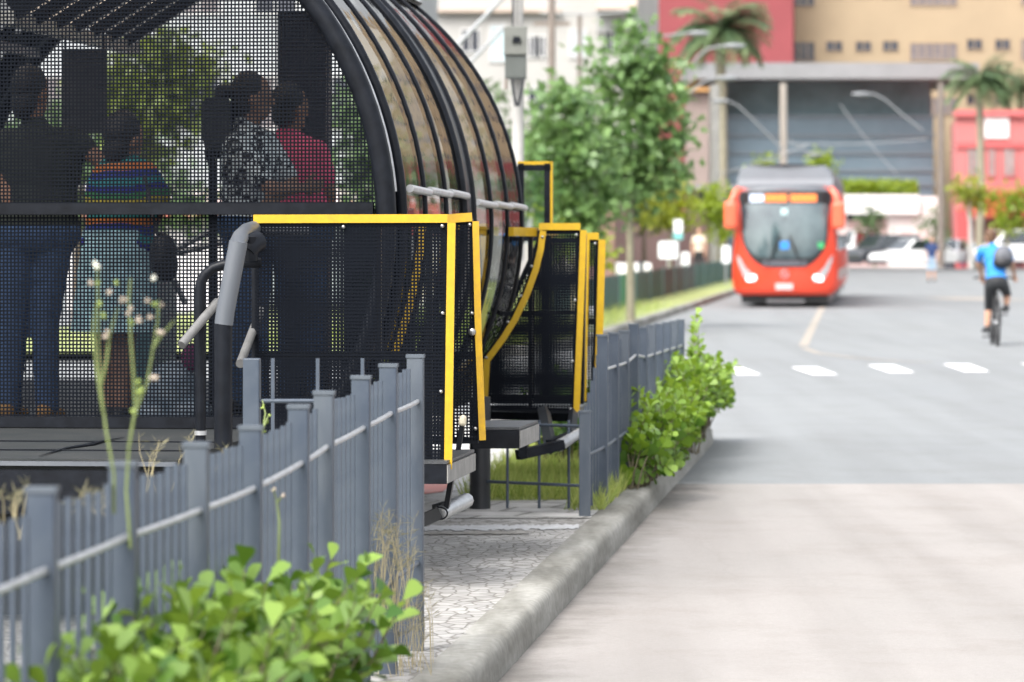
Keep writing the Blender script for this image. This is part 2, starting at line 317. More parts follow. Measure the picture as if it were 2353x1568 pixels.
# kerb: swept, slightly worn profile
def kerb(name, path, z0=RZ + .004, wd=.17, h=.12, seed=1):
    rr = random.Random(seed); prof = [(-.03, h - .012), (.0, h + .002), (wd * .77, h + .004), (wd * .89, h - .005), (wd * .96, h - .024), (wd * .985, h - .05), (wd * 1.01, h * .25), (wd * 1.03, -.01)]
    rows = []; L = 0; prev = None; dense = []
    for i in range(len(path) - 1):
        a, b = path[i], path[i + 1]; n = max(1, int((b - a).length / .07))
        dense += [a.lerp(b, k / n) for k in range(n)]
    dense.append(path[-1]); wob = [0.0] * 8
    for i, p in enumerate(dense):
        t = (dense[min(i + 1, len(dense) - 1)] - dense[max(i - 1, 0)]).normalized(); nr = Vector((t.y, -t.x, 0))
        if i: L += (p - dense[i - 1]).length
        jt = (L % .98) < .05
        wob = [.8 * x + .2 * rr.uniform(-.0028, .0028) for x in wob]; row = []
        for k, (a, hh) in enumerate(prof):
            q = p + nr * (a + (wob[k] - (.012 if jt and 1 < k else 0)) * (1 if 0 < k < 7 else 0)) + Z * (z0 - RZ + RZ + hh + (wob[(k + 3) % 8] * .6 - (.014 if jt else 0)) * (1 if 0 < k < 6 else 0)); row.append(q)
        rows.append(row)
    return struct(MB().grid(rows).build(name, KERBM))
kp = [S(XR - .015, -6), S(XR, 12), S(XR, 30.2)]
for k in range(1, 9):
    a = R(90 * k / 8); kp.append(S(XR - 1.6 + 1.6 * math.cos(a), 30.2 + 1.9 * math.sin(a)))
kp.append(S(XL, 32.1)); kerb('kerb', kp)
# paving slabs, path, verge on the island (thin sheets)
def brickmat(name, c1, c2, mortar, sc, rot):
    m = bpy.data.materials.new(name); m.use_nodes = True; t = m.node_tree; b = t.nodes['Principled BSDF']; b.inputs['Roughness'].default_value = .85
    tc = t.nodes.new('ShaderNodeTexCoord'); mp = t.nodes.new('ShaderNodeMapping'); mp.inputs['Rotation'].default_value = (0, 0, rot); t.links.new(tc.outputs['Object'], mp.inputs[0])
    br = t.nodes.new('ShaderNodeTexBrick'); br.inputs['Scale'].default_value = sc; br.inputs['Color1'].default_value = (*c1, 1); br.inputs['Color2'].default_value = (*c2, 1)
    br.inputs['Mortar'].default_value = (*mortar, 1); br.inputs['Mortar Size'].default_value = .02; br.inputs['Brick Width'].default_value = .55; br.inputs['Row Height'].default_value = .5
    t.links.new(mp.outputs[0], br.inputs[0])
    n = t.nodes.new('ShaderNodeTexNoise'); n.inputs['Scale'].default_value = 5; n.inputs['Detail'].default_value = 6; t.links.new(tc.outputs['Object'], n.inputs[0])
    r = t.nodes.new('ShaderNodeValToRGB'); r.color_ramp.elements[0].position = .3; r.color_ramp.elements[1].position = .7; r.color_ramp.elements[0].color = (.6, .6, .58, 1); t.links.new(n.outputs[0], r.inputs[0])
    mx = t.nodes.new('ShaderNodeMix'); mx.data_type = 'RGBA'; mx.blend_type = 'MULTIPLY'; mx.inputs[0].default_value = 1
    t.links.new(br.outputs[0], mx.inputs[6]); t.links.new(r.outputs[0], mx.inputs[7]); t.links.new(mx.outputs[2], b.inputs['Base Color'])
    bp = t.nodes.new('ShaderNodeBump'); bp.inputs['Strength'].default_value = .4; bp.inputs['Distance'].default_value = .01; bp.invert = True
    t.links.new(br.outputs['Fac'], bp.inputs['Height']); t.links.new(bp.outputs[0], b.inputs['Normal']); return m
SLAB = brickmat('concrete_pavers', (.54, .53, .515), (.46, .455, .45), (.22, .215, .20), 1.45, .30)
strip('paver_path', [S(XL, 20.45), S(XR - .01, 20.45), S(XR - .01, 21.9), S(-2.5, 21.75), S(-2.8, 31.0), S(XL, 31.0)], .004, SLAB)
strip('grass_bed', [S(-2.5, 21.75), S(XR - .01, 21.9), S(XR - .01, 31.3), S(-2.8, 31.3)], .006, VERGE)
PAINTW = mat('pavement_line', (.50, .51, .53), .7, scale=14, col2=(.34, .34, .33), bump=.2)
MOSS = mat('damp_joint', (.14, .13, .115), .9, scale=12, col2=(.30, .29, .27), bump=.3)
rr = random.Random(3)
def ragged(name, u0, u1, v, dv, m, z, n=60):              # an uneven painted or stained strip on the pavement
    top = []; bot = []
    for i in range(n + 1):
        u = u0 + (u1 - u0) * i / n; sl = -.010 * (u - u0)
        top.append(G(u, v + sl - dv * rr.uniform(.25, .75), z)); bot.append(G(u, v + sl + dv * rr.uniform(.25, .75), z))
    return struct(MB().grid([top, bot], False).build(name, m))
ragged('pavement_line', 960, 1330, 1214, 10, PAINTW, .004)
ragged('pavement_joint', 960, 1215, 1226, 6, MOSS, .005)
PINK = mat('red_pavement_paint', (.55, .16, .13), .8, scale=6, col2=(.42, .22, .19))
struct(MB().quad(G(940, 1140, .008), G(1018, 1130, .008), G(1050, 1098, .008), G(960, 1098, .008)).build('red_marking', PINK))
strip('grass_bed', [S(-2.95, 7), S(XR - .03, 7), S(XR - .03, 12.9), S(-2.95, 12.9)], .005, VERGE)
# crosswalk and lane lines
ZW = mat('road_paint_white', (.78, .78, .78), .7, vary=.06, scale=8)
ZO = mat('road_paint_orange', (.31, .265, .215), .8, scale=5, col2=(.26, .245, .22))
mb = MB()
for uc, dv in ((1694, 0), (1870, 0), (2046, -5), (2219, -7), (2397, -9)):
    mb.quad(G(uc - 2, 861 + dv, RZ + .001), G(uc + 55, 861 + dv, RZ + .001), G(uc + 8, 844 + dv, RZ + .001), G(uc - 52, 844 + dv, RZ + .001))
struct(mb.build('crosswalk_marking', ZW))
def line(name, pts, wd, m, z=RZ):
    mb = MB(); q = [G(u, v, z) for u, v in pts]
    rows = []
    for i, p in enumerate(q):
        t = (q[min(i + 1, len(q) - 1)] - q[max(i - 1, 0)]).normalized(); nr = Vector((t.y, -t.x, 0)) * wd / 2
        rows.append([p - nr, p + nr])
    return struct(mb.grid(rows, False).build(name, m))
line('lane_line', [(1890, 705), (1878, 730), (1862, 762), (1846, 795)], .14, ZO)
line('lane_line', [(1846, 799), (1880, 812), (1960, 822), (2060, 829), (2140, 832)], .10, ZO, RZ + .0005)
line('far_lane_line', [(2190, 684), (2250, 688), (2353, 690)], 1.6, ZO, RZ + .0005)
# far island and its verge
fi = [S(-4.85, 56), S(-4.85, 190), S(-14, 190), S(-14, 50), S(-6.6, 50)]
strip('far_verge', fi, .0, VERGE)
kerb('far_kerb', [S(-6.6, 50), S(-5.3, 52.5), S(-4.85, 56), S(-4.85, 90), S(-4.85, 190)], seed=5)
strip('far_pavement', [(12, 186), (90, 186), (90, 240), (12, 240)], RZ + .02, GROUND)
# grass blades
def blades(name, m, regions, z, hmin, hmax, dens):
    C = []; D = []; U = []; s = []; t = []
    for f, n in regions:
        for _ in range(int(n * dens)):
            p = f(random.random(), random.random()); C.append((p.x, p.y, z)); a = random.uniform(0, 6.283); b = random.uniform(.1, .8)
            D.append((math.cos(a) * b, math.sin(a) * b, 1)); U.append((math.sin(a), -math.cos(a), .1)); s.append(random.uniform(hmin, hmax)); t.append(random.random())
    return leaves(name, m, None, C, D, U, s, BLADE, t, kind='stuff')
GRM = leafmat('grass_blade', (.17, .25, .05), (.42, .46, .15), .4, .6)
GRD = leafmat('dry_grass_blade', (.15, .14, .08), (.27, .25, .16), .3, .7)
blades('grass', GRM, [(lambda a, c: S(-2.9 + 1.05 * a, 7.3 + 5.5 * c), 2600), (lambda a, c: S(-2.5 + .85 * a, 21.8 + 2.2 * c), 5200), (lambda a, c: S(-2.62 + .96 * a, 24 + 7 * c), 5000), (lambda a, c: S(-1.84 + .22 * a, 21 + 9 * c), 1200), (lambda a, c: S(-1.82 + .20 * a, 21 + 4 * c), 2200)], .006, .05, .17, 1)
blades('verge_grass', GRM, [(lambda a, c: S(-9 + 4.1 * a, 54 + 30 * c * c), 6000)], .0, .10, .28, 1)
# ---------------------------------------------------------------- tube station
C0 = Vector((-2.16, 17.15, 0)); ZC = 1.56; RO = 1.66; FLZ = .652
def T(deg, r, s, dz=0.0): return C0 + E * s + N * (r * math.cos(R(deg))) + Z * (ZC + r * math.sin(R(deg)) + dz)
A0, A1 = -33.2, 213.2                                     # floor line angles
arc = lambda r, s, a0=A0, a1=A1, n=72: [T(a0 + (a1 - a0) * i / n, r, s) for i in range(n + 1)]
st = thing('tube_bus_station', 'black tube shaped glass bus station with yellow edged gate panels, standing on the island', 'bus station', tuple(C0))
def part(mb, name, m, parent=st): return mb.build(name, m, parent)
part(MB().tube(arc(1.615, -.02), .047, 12), 'front_arch', BLACK)
def band(r0, r1, s0, s1, a0=A0, a1=A1, n=72):
    mb = MB()
    rows = [[T(a0 + (a1 - a0) * i / n, r, s) for r, s in ((r0, s0), (r1, s0), (r1, s1), (r0, s1))] for i in range(n + 1)]
    mb.grid(rows, False, True); return mb
part(band(1.585, 1.625, .02, .30), 'arch_band', BLACK)
part(MB().tube(arc(1.648, .27), .026, 10), 'arch_rib', BLACK)
part(MB().tube(arc(1.640, .13, 5, 40, 30), .010, 6), 'drip_rod', GALV)
for s in (2.62, 3.02):
    part(MB().tube(arc(1.652, s), .032, 10), 'arch_rib', BLACK)
part(band(1.60, 1.664, 2.62, 3.02), 'arch_band', BLACK)
for s in (1.03, 1.87, 3.95, 4.80, 5.62):
    part(MB().tube(arc(1.652, s), .021, 8), 'hoop', BLACK)
part(MB().tube(arc(1.60, 5.62), .045, 10), 'rear_arch', BLACK)
bays = [(.30, 1.03), (1.03, 1.87), (1.87, 2.62), (3.02, 3.95), (3.95, 4.80), (4.80, 5.62)]
for s0, s1 in bays:
    for a0, a1 in ((A0, 54), (126, A1)):
        mb = MB(); k = 26
        mb.grid([[T(a0 + (a1 - a0) * i / k, RO, s0 + .02), T(a0 + (a1 - a0) * i / k, RO, s1 - .02)] for i in range(k + 1)])
        part(mb, 'glass_pane', GLS)
    part(MB().grid([[T(54 + 3.6 * i, 1.66, s0 + .01), T(54 + 3.6 * i, 1.66, s1 - .01)] for i in range(21)]), 'roof_panel', PALE)
part(band(1.675, 1.70, 2.7, 5.66, 51, 129, 20), 'roof_cover', SILVER)
# inside: ceiling beams
for a in (62, 118): part(MB().bar(T(a, 1.56, .1), T(a, 1.56, 5.6), .08, .05), 'ceiling_beam', BEAM)
for a in (40, 140): part(MB().bar(T(a, 1.60, .1), T(a, 1.60, 5.6), .05, .05), 'side_beam', DARKST)
for s in (.95, 1.87, 3.0): part(MB().tube(arc(1.585, s, 100, 150, 20), .03, 8), 'ceiling_rib', BLACK)
part(MB().bar(T(97, .93, .05), T(97, .93, 2.9), .07, .06), 'ceiling_beam', BEAM)
for k in range(7):
    s = .12 + .42 * k; lo, hi = T(96, .97, s), T(68, 1.5, s)
    part(MB().bar(lo, hi, .10, .06, E), 'ceiling_rib', BLACK); part(MB().quad(lo + E * .06, hi + E * .06, hi + E * .36, lo + E * .36), 'ceiling_slat', PALE)
# handrail along the outside of the glass, and a dark sill below it
for s0, s1 in bays:
    an = 5.4 if s1 < 2.7 else 4.1
    part(MB().tube([T(an, 1.685, s0 + .01), T(an - .35, 1.685, s1 - .01)], .018, 12), 'handrail_pipe', GALV)
part(MB().bar(T(A0 + 2, 1.64, .1), T(A0 + 2, 1.64, 5.62), .10, .12), 'sill', BLACK)
# floor
fw = RO * math.cos(R(A0)) - .02
f0 = C0 - E * .05
part(MB().prism([f0 - N * fw + Z * (FLZ - .12), f0 + N * fw + Z * (FLZ - .12), f0 + N * fw + E * 5.7 + Z * (FLZ - .12), f0 - N * fw + E * 5.7 + Z * (FLZ - .12)], Z * .12), 'floor', RUBBER)
part(MB().prism([f0 - N * (fw - .25) + Z * .2, f0 + N * (fw - .25) + Z * .2, f0 + N * (fw - .25) + E * 5.6 + Z * .2, f0 - N * (fw - .25) + E * 5.6 + Z * .2], Z * .325), 'under_frame', BLACK)
# front screen of perforated sheet, with frame and crossbar
fr = C0 - E * .02
poly = [(1.575 * math.cos(R(a)), ZC + 1.575 * math.sin(R(a))) for a in [A0 + (A1 - A0) * i / 90 for i in range(91)]]
mb = MB(); meshgrid(mb, poly, fr.copy(), N, Z, E, .0166, .0071); part(mb, 'perforated_screen', BLACKM)
hw = 1.56
part(MB().obox(fr + Z * 1.625 - E * .02, N * hw, Z * .025, E * .022), 'crossbar', BLACK)
part(MB().obox(fr + Z * (FLZ + .025) - E * .02, N * fw, Z * .024, E * .02), 'screen_foot', BLACK)
# landing in front of the screen
le = -E * 2.33
lp = [fr + N * 1.12, fr - N * 2.2, fr - N * 2.2 + le, fr + N * 1.12 + le]
part(MB().prism([p + Z * (FLZ - .06) for p in lp], Z * .056), 'landing', RUBBER)
part(MB().bar(lp[2] + Z * (FLZ - .021) - E * .02, lp[3] + Z * (FLZ - .021) - E * .02, .03, .016), 'landing_edge', PIPE)
part(MB().bar(lp[2] + Z * (FLZ - .13) - E * .0, lp[3] + Z * (FLZ - .13), .05, .17), 'landing_beam', BLACK)
part(MB().bar(lp[2] + Z * (FLZ - .29) + E * .06, lp[3] + Z * (FLZ - .29) + E * .06, .05, .15), 'landing_beam', BLACK)
part(MB().bar(lp[2] + Z * (FLZ - .0015) + E * .55, lp[3] + Z * (FLZ - .0015) + E * .55, .02, .006), 'landing_seam', BLACK)
part(MB().bar(lp[2] + Z * (FLZ - .0015) + E * 1.2, lp[3] + Z * (FLZ - .0015) + E * 1.2, .012, .006), 'landing_seam', BLACK)
mb = MB()
ck = [G(90, 1048, FLZ + .001), G(150, 1030, FLZ + .001), G(205, 1022, FLZ + .001), G(245, 1012, FLZ + .001), G(285, 1005, FLZ + .001)]
mb.tube(ck, [.002, .010, .020, .008, .003], 6, flat=.3); part(mb, 'landing_crack', BLACK)
part(MB().box(C0.x - 2.0, C0.x + .9, C0.y - 1.9, C0.y - .3, .0, .50), 'landing_base', mat('dark_base', (.02, .022, .024), .8))
# supports under the tube
for s, a in ((.3, .62), (5.0, .62), (.3, -.9), (5.0, -.9)):
    part(MB().tube([C0 + E * s + N * a, C0 + E * s + N * a + Z * .3], .06, 12), 'support_leg', BLACK)
# ---------------------------------------------------------------- gate panels
BOLTM = MB(); BOLTM.ball((0, 0, 0), .009, 10, 6); bolt_src = None
def bolt(p, parent):
    global bolt_src
    off = Vector((0, 0, 0)); q = parent
    while q is not None: off += Vector(q.location); q = q.parent
    if bolt_src is None: bolt_src = BOLTM.build('bolt', BOLT, parent, local=True); bolt_src.location = p - off; return
    inst(bolt_src, p - off, parent)
def strip_along(mb, pts, wd, th, nrm, side):
    """flat bar following a polyline in a panel plane; side=+1/-1 puts its width to that side"""
    k = len(pts); rows = []
    for i, p in enumerate(pts):
        ns = []
        for a, b in ((i - 1, i), (i, i + 1)):
            if a >= 0 and b < k: d = (pts[b] - pts[a]).normalized(); ns.append(d.cross(nrm) * side)
        m = sum(ns, Vector()) / len(ns); m = m / max(.3, m.dot(ns[0])) if m.length else m
        rows.append([p, p + m * wd, p + m * wd - nrm * th, p - nrm * th])
    vs = [q for r in rows for q in r]
    fs = [(i * 4 + j, i * 4 + (j + 1) % 4, (i + 1) * 4 + (j + 1) % 4, (i + 1) * 4 + j) for i in range(k - 1) for j in range(4)]
    fs += [(0, 1, 2, 3), tuple((k - 1) * 4 + j for j in (3, 2, 1, 0))]; mb.add(vs, fs); return mb
def gate_panel(Y, u0, outline, trims, bars, bolts, m=YEL, pitch=.0150, wd=.0078, label=None, frame=True):
    p0 = P(u0, 700, Y); on = lambda uv: PL(uv[0], uv[1], p0)
    pts = [on(p) for p in outline]
    poly = [((p - p0).dot(N), (p - p0).z) for p in pts]
    mb = MB(); meshgrid(mb, poly, p0.copy(), N, Z, E, pitch, wd); g = part(mb, 'gate_panel', BLACKM)
    if label: g['label'] = label
    if frame:                                            # black backing frame
        mb = MB()
        for i in range(len(pts)):
            a, b = pts[i], pts[(i + 1) % len(pts)]
            if (b - a).length > .01: mb.bar(a + E * .022, b + E * .022, .03, .034, E)
        for a, b in bars: mb.bar(on(a) + E * .022, on(b) + E * .022, .026, .034, E)
        mb.build('frame', BLACK, g)
    for tp, w_, sd in trims: strip_along(MB(), [on(p) - E * .006 for p in tp], w_, .005, E, sd).build('yellow_trim', m, g)
    for p in bolts: bolt(on(p) - E * .012, g)
    return g, on
# first gate: wide panel in front of the arch, narrow one across the doorway
g1, on1 = gate_panel(16.35, 1020, [(585, 514), (1026, 514), (1018, 1080), (585, 1090)],
    [([(583, 513), (1029, 512)], .036, 1), ([(1029, 512), (1026, 700), (1021, 1078)], .034, 1)],
    [((868, 514), (868, 1085)), ((585, 818), (1020, 818)), ((985, 530), (985, 1080))],
    [(592, 520), (790, 522), (1017, 520), (1018, 720), (1014, 900)], label='wide gate panel in front of the arch')
# returned edge of the first panel (angle leg going away from the camera)
a_, b_ = on1((1030, 512)), on1((1022, 1078))
MB().prism([a_ + N * .004 + E * .045, b_ + N * .004 + E * .045, b_ + N * .004 + E * .05, a_ + N * .004 + E * .05], N * .022).build('yellow_trim', YELW, g1)
MB().prism([a_ + N * .002, b_ + N * .002, b_ + N * .002 + E * .05, a_ + N * .002 + E * .05], N * .003).build('edge_plate', BLACK, g1)
cur = [(963, 540), (957, 580), (945, 650), (930, 715), (912, 775), (900, 810), (898, 930)]
g2, on2 = gate_panel(17.5, 1092, [(1086, 510)] + [(cur[0][0], 512)] + cur[1:] + [(930, 1015), (1098, 1012)],
    [([(1030, 513), (1086, 509)], .040, 1), ([(1086, 509), (1092, 760), (1102, 1012)], .030, 1), ([(963, 516)] + cur[1:6], .034, 1)],
    [((900, 818), (1095, 818)), ((1035, 512), (1035, 1010))], [(1080, 517), (1085, 720), (1093, 985)], YELW, label='narrow gate panel behind the wide one')
MB().ball(on2((1086, 763)) - E * .014, (.018, .010, .018)).build('latch', BOLT, g2)
# second gate at the far door
cv = [(1241, 530), (1236, 570), (1224, 620), (1204, 675), (1178, 730), (1150, 775), (1112, 826), (1106, 930)]
g3, on3 = gate_panel(22.05, 1320, [(1241, 530), (1332, 530), (1318, 945)] + [(1108, 938)] + cv[::-1][:-1],
    [([(1239, 529), (1334, 529)], .040, 1), ([(1334, 529), (1327, 720), (1318, 946)], .036, 1), (cv, .036, 1)],
    [((1120, 722), (1326, 718)), ((1218, 540), (1218, 940)), ((1112, 912), (1318, 912))],
    [(1247, 545), (1222, 612), (1198, 680), (1168, 740), (1118, 822), (1110, 925), (1325, 540), (1322, 690), (1316, 830), (1312, 940)], YEL, .0160, .0090, label='curved gate panel at the far door')
MB().bar(on3((1339, 538)) + E * .06, on3((1333, 930)) + E * .06, .035, .05, E).build('frame_tube', BLACK, g3)
g4, on4 = gate_panel(23.25, 1362, [(1240, 552), (1374, 552), (1364, 920), (1112, 920), (1112, 830)],
    [([(1342, 551), (1376, 551)], .042, 1), ([(1376, 551), (1371, 740), (1365, 922)], .042, 1), ([(1348, 551), (1344, 740), (1341, 922)], .018, 1)],
    [((1340, 740), (1368, 740))], [(1368, 560)], YEL, .0160, .0090, label='narrow far gate panel')
part(MB().bar(T(-1, 1.70, 4.62), T(-1, 1.86, 5.62), .03, .05), 'yellow_rail', YEL)
# yellow edge of the far sliding door and its black wind screen
dr = [T(a, 1.642, 4.05) for a in range(-1, -31, -2)]
mb = MB(); rows = [[p, p + E * .07, p + E * .07 + (C0 + Z * ZC - p).normalized() * .012, p + (C0 + Z * ZC - p).normalized() * .012] for p in dr]
part(mb.grid(rows, False, True), 'door_edge', YELW)
part(MB().bar(T(-1, 1.62, 3.4), T(-1, 1.62, 4.1), .04, .05), 'door_edge', YELW)
wp = P(1230, 450, 24.0); onw = lambda u, v: PL(u, v, wp)
ws = part(MB().quad(onw(1192, 376), onw(1266, 376), onw(1266, 560), onw(1192, 560)), 'wind_screen', GLSB)
mb = MB()
for a, b in (((1258, 376), (1258, 560)), ((1190, 386), (1266, 386)), ((1198, 376), (1198, 560)), ((1190, 548), (1266, 548))): mb.bar(onw(*a) - E * .01, onw(*b) - E * .01, .036, .03, E)
mb.build('frame', BLACK, ws)
mb = MB(); mb.bar(onw(1190, 375), onw(1268, 375), .02, .04, E).bar(onw(1266.5, 372), onw(1266.5, 562), .02, .04, E); mb.build('yellow_trim', YEL, ws)
# ---------------------------------------------------------------- folding boarding ramps
def slab(pts, th): return MB().prism(pts, Z * -th)
y1 = 16.5
def on_z(u, v, z): return G(u, v, z)
PLT = mat('ramp_top', (.030, .034, .038), .5, scale=12, col2=(.055, .058, .062), bump=.3, bscale=90)
PLE = mat('ramp_edge', (.16, .158, .15), .6, scale=14, col2=(.26, .255, .24), bump=.2)
def ramp(lbl, top, th, z, lever=None, legs=()):
    q = [G(u, v, z) for u, v in top]
    r_ = part(MB().prism([p - Z * .012 for p in q], Z * .012), 'folding_ramp', PLT); r_['label'] = lbl
    MB().prism([p - Z * (th + .012) for p in q], Z * (th - .002)).build('ramp_body', BLACK, r_)
    a, b = q[1], q[2]; d = N * .006
    MB().prism([a + d - Z * .018, b + d - Z * .018, b + d - Z * (th + .008), a + d - Z * (th + .008)], N * -.004).build('ramp_edge', PLE, r_)
    return r_
z1 = FLZ - .10
r1 = ramp('near folding ramp with lever', [(880, 1060), (1026, 1060), (1090, 1033), (950, 1033)], .085, z1)
lv0 = P(1052, 1041, 17.1); lv1 = P(1063, 968, 17.1)
MB().tube([lv0, lv1], .012, 8).build('lever', BLACK, r1); MB().cap(P(1062.5, 972, 17.1), .018, P(1064, 962, 17.1), .016, 10).build('lever_knob', mat('ivory_knob', (.55, .50, .38), .6, vary=.2, scale=40), r1)
mb = MB(); mb.bar(P(1038, 1096, 16.75), P(1026, 1168, 16.75), .022, .05, E); mb.build('strut', BLACK, r1)
mb = MB(); mb.bar(P(950, 1205, 16.7), P(1012, 1178, 16.7), .05, .055, Z); mb.build('bracket', DARKST, r1)
MB().tube([P(1008, 1182, 16.7), P(1072, 1150, 17.1)], .034, 10).build('bracket_pipe', GALV, r1)
mb = MB(); mb.bar(P(1000, 1168, 16.9), P(1070, 1147, 17.2), .03, .03, Z); mb.build('bracket', DARKST, r1)
MB().tube([P(1010 + 18 * math.sin(R(a)), 1180 - 14 * math.cos(R(a)), 16.62) for a in range(-20, 190, 15)], .004, 6).build('ring', BLACK, r1)
r2 = ramp('far folding ramp raised level', [(1085, 982), (1193, 982), (1236, 966), (1090, 966)], .088, FLZ - .04)
q0 = 20.6
mb = MB(); mb.bar(P(1202, 1005, q0), P(1202, 1050, q0), .045, .045, E).bar(P(1190, 1046, q0), P(1292, 1022, q0 + .15), .05, .052, Z); mb.build('bracket', BLACK, r2)
MB().tube([P(1286, 1024, q0 + .15), P(1340, 990, q0 + .6)], [.034, .026], 10).build('bracket_pipe', GALV, r2)
mb = MB(); mb.bar(P(1250, 945, 21.6), P(1266, 1030, 20.9), .05, .06, E).bar(P(1318, 948, 22.0), P(1313, 1000, 21.2), .03, .05, E).bar(P(1262, 1022, 20.9), P(1318, 1000, 21.2), .04, .05, Z); mb.build('strut', BLACK, r2)
q = [G(1108, 945, .47), G(1316, 950, .47), G(1350, 926, .47), G(1150, 926, .47)]
r3 = part(MB().prism([p - Z * .05 for p in q], Z * .05), 'gate_sill', BLACK)
MB().prism([q[1] + N * .004 - Z * .045, q[2] + N * .004 - Z * .045, q[2] + N * .004 - Z * .005, q[1] + N * .004 - Z * .005], N * .004).build('sill_edge', PLE, r3)
q = [G(940, 1082, .46), G(1018, 1082, .46), G(1040, 1062, .46), G(960, 1062, .46)]
r4 = part(MB().prism([p - Z * .05 for p in q], Z * .05), 'gate_sill', BLACK)
MB().prism([q[1] + N * .004 - Z * .045, q[2] + N * .004 - Z * .045, q[2] + N * .004 - Z * .005, q[1] + N * .004 - Z * .005], N * .004).build('sill_edge', PLE, r4)
# ---------------------------------------------------------------- handrails on the landing
hr = thing('handrail', 'thick grey padded pipe handrail on a black post beside the wide yellow edged panel', 'handrail', tuple(P(515, 1012, 15.1)))
MB().tube([P(513, 1030, 15.1), P(513, 744, 15.1)], .036, 16).build('post', BLACK, hr)
MB().tube([P(514, 746, 15.1), P(518, 715, 15.1), P(548, 556, 15.1)], .037, 16).build('grey_sleeve', PIPE, hr)
MB().tube([P(u, v, y) for u, v, y in ((543, 575, 15.12), (546, 560, 15.25), (553, 545, 15.6), (566, 532, 16.1), (585, 525, 16.5), (620, 523, 16.62), (705, 525, 16.7))], .034, 14).build('grey_sleeve', PIPE, hr)
MB().tube([P(566, 580, 15.6), P(580, 560, 15.62), P(592, 556, 15.65)], .045, 12).build('coupling', BLACK, hr)
MB().tube([P(575, 545, 15.6), P(575, 600, 15.6)], .03, 12).build('coupling', BLACK, hr)
BARM = mat('worn_bar', (.13, .13, .128), .5, vary=.2, scale=12)
h2 = thing('handrail', 'thin black hooped handrail behind the thick grey one', 'handrail', tuple(P(461, 1012, 15.7)))
MB().tube([P(u, v, 15.7) for u, v in ((461, 1015), (460, 800), (459, 672), (462, 648), (472, 630), (490, 616), (512, 609), (545, 606), (600, 604))], .021, 12).build('hoop', BLACK, h2)
MB().tube([P(461, 990, 15.7), P(461, 1000, 15.7)], .026, 10).build('collar', GALV, h2)
MB().tube([P(417, 793, 15.55), P(500, 694, 15.75)], .019, 12).build('grey_bar', BARM, h2)
MB().tube([P(552, 836, 16.0), P(583, 755, 16.5), P(600, 715, 16.7)], .019, 12).build('grey_bar', BARM, h2)
# ---------------------------------------------------------------- fences
def fence(label, posts, rails_drop, group, wd=.06, dp=.04, rail2=.32, seed=1, pick=.125, end=None):
    """posts: list of (offset point, top z)"""
    f = thing('metal_fence', label, 'fence', tuple(posts[0][0]), group=group); rr = random.Random(seed)
    psrc = None; srcs = {}
    for i, (p, zt) in enumerate(posts):
        mb = MB(); h = zt + .05
        mb.obox((0, 0, (zt - .05) / 2), N * wd / 2, E * dp / 2, Z * h / 2)
        o = mb.build('post', FENCE if i % 3 else FENCED, f, local=True); o.location = p - posts[0][0]; bevel(o, .004)
        MB().obox((0, 0, 0), N * (wd / 2 + .003), E * (dp / 2 + .003), Z * .006).build('post_cap', FENCED, o, local=True).location = (0, 0, zt + .004)
    for i in range(len(posts) - 1):
        (a, za), (b, zb) = posts[i], posts[i + 1]; L = (b - a).length; n = max(2, int(round(L / pick)))
        for k in range(1, n):
            t = k / n; p = a.lerp(b, t); zt = za + (zb - za) * t - .035 - rr.random() * .012
            key = 'p'
            if key not in srcs:
                srcs[key] = MB().obox((0, 0, .5), N * .0072, E * .009, Z * .5).build('picket', FENCE, f, local=True); o = srcs[key]
            else: o = inst(srcs[key], (0, 0, 0), f)
            o.location = p - posts[0][0] + Z * .03 - N * .013; o.scale = (1, 1, zt - .03)
        # bowed rails, fixed just outside the pickets
        for dz, fr_ in ((rails_drop, True), (None, False)):
            if fr_ and abs(za - zb) > .2: continue
            z0 = za - dz if fr_ else rail2; z1 = zb - dz if fr_ else rail2
            pts = []
            for k in range(7):
                t = k / 6; sag = -.001 * math.sin(math.pi * t); pts.append(a.lerp(b, t) + N * (.010 + .003 * math.sin(math.pi * t)) + Z * (z0 + (z1 - z0) * t + sag))
            MB().tube(pts, .0085, 8).build('rail', GALV if fr_ else FENCED, f)
    return f
fA = [(97, 1130), (283, 1070), (452, 1020), (577, 1001), (687, 928), (745, 910), (830, 868), (893, 841), (955, 821)]
pA = []
for u, v in fA:
    Y = 15504.0 / (2068 - u); pA.append((S(-1.757, Y), CAMZ - (v - HV) * Y / FPX))
Y0 = 7.05; pre = [(S(-1.757, Y0), .975)]
# smooth the measured tops a little
zs = [z for _, z in pA]
pA = [(p, zs[i] if i in (0, len(zs) - 1) else (zs[i - 1] + 2 * zs[i] + zs[i + 1]) / 4) for i, (p, z) in enumerate(pA)]
fence('blue grey metal fence with flat pickets running from the foreground shrub to the station gate', pre + pA, .160, 'metal fences along the island', pick=.104)
# return leg of that fence, square to the street
eA = pA[-1][0]; fe = thing('metal_fence', 'short blue grey fence return with one square post in front of the wide gate panel', 'fence', tuple(eA), group='metal fences along the island')
pe = P(579, 1400, 13.93); pe.z = 0
o = MB().obox((0, 0, .505), N * .030, E * .022, Z * .555).build('post', FENCE, fe, local=True); o.location = pe - eA; bevel(o, .004)
src = None
for u in (627, 730, 833):
    q = P(u, 1400, 13.93); q.z = 0
    if src is None: src = MB().obox((0, 0, .53), N * .006, E * .006, Z * .53).build('picket', FENCE, fe, local=True); oo = src
    else: oo = inst(src, (0, 0, 0), fe)
    oo.location = q - eA
for z_ in (.905, .30): MB().tube([pe + Z * z_, eA + Z * z_], .0085, 8).build('rail', FENCE, fe)
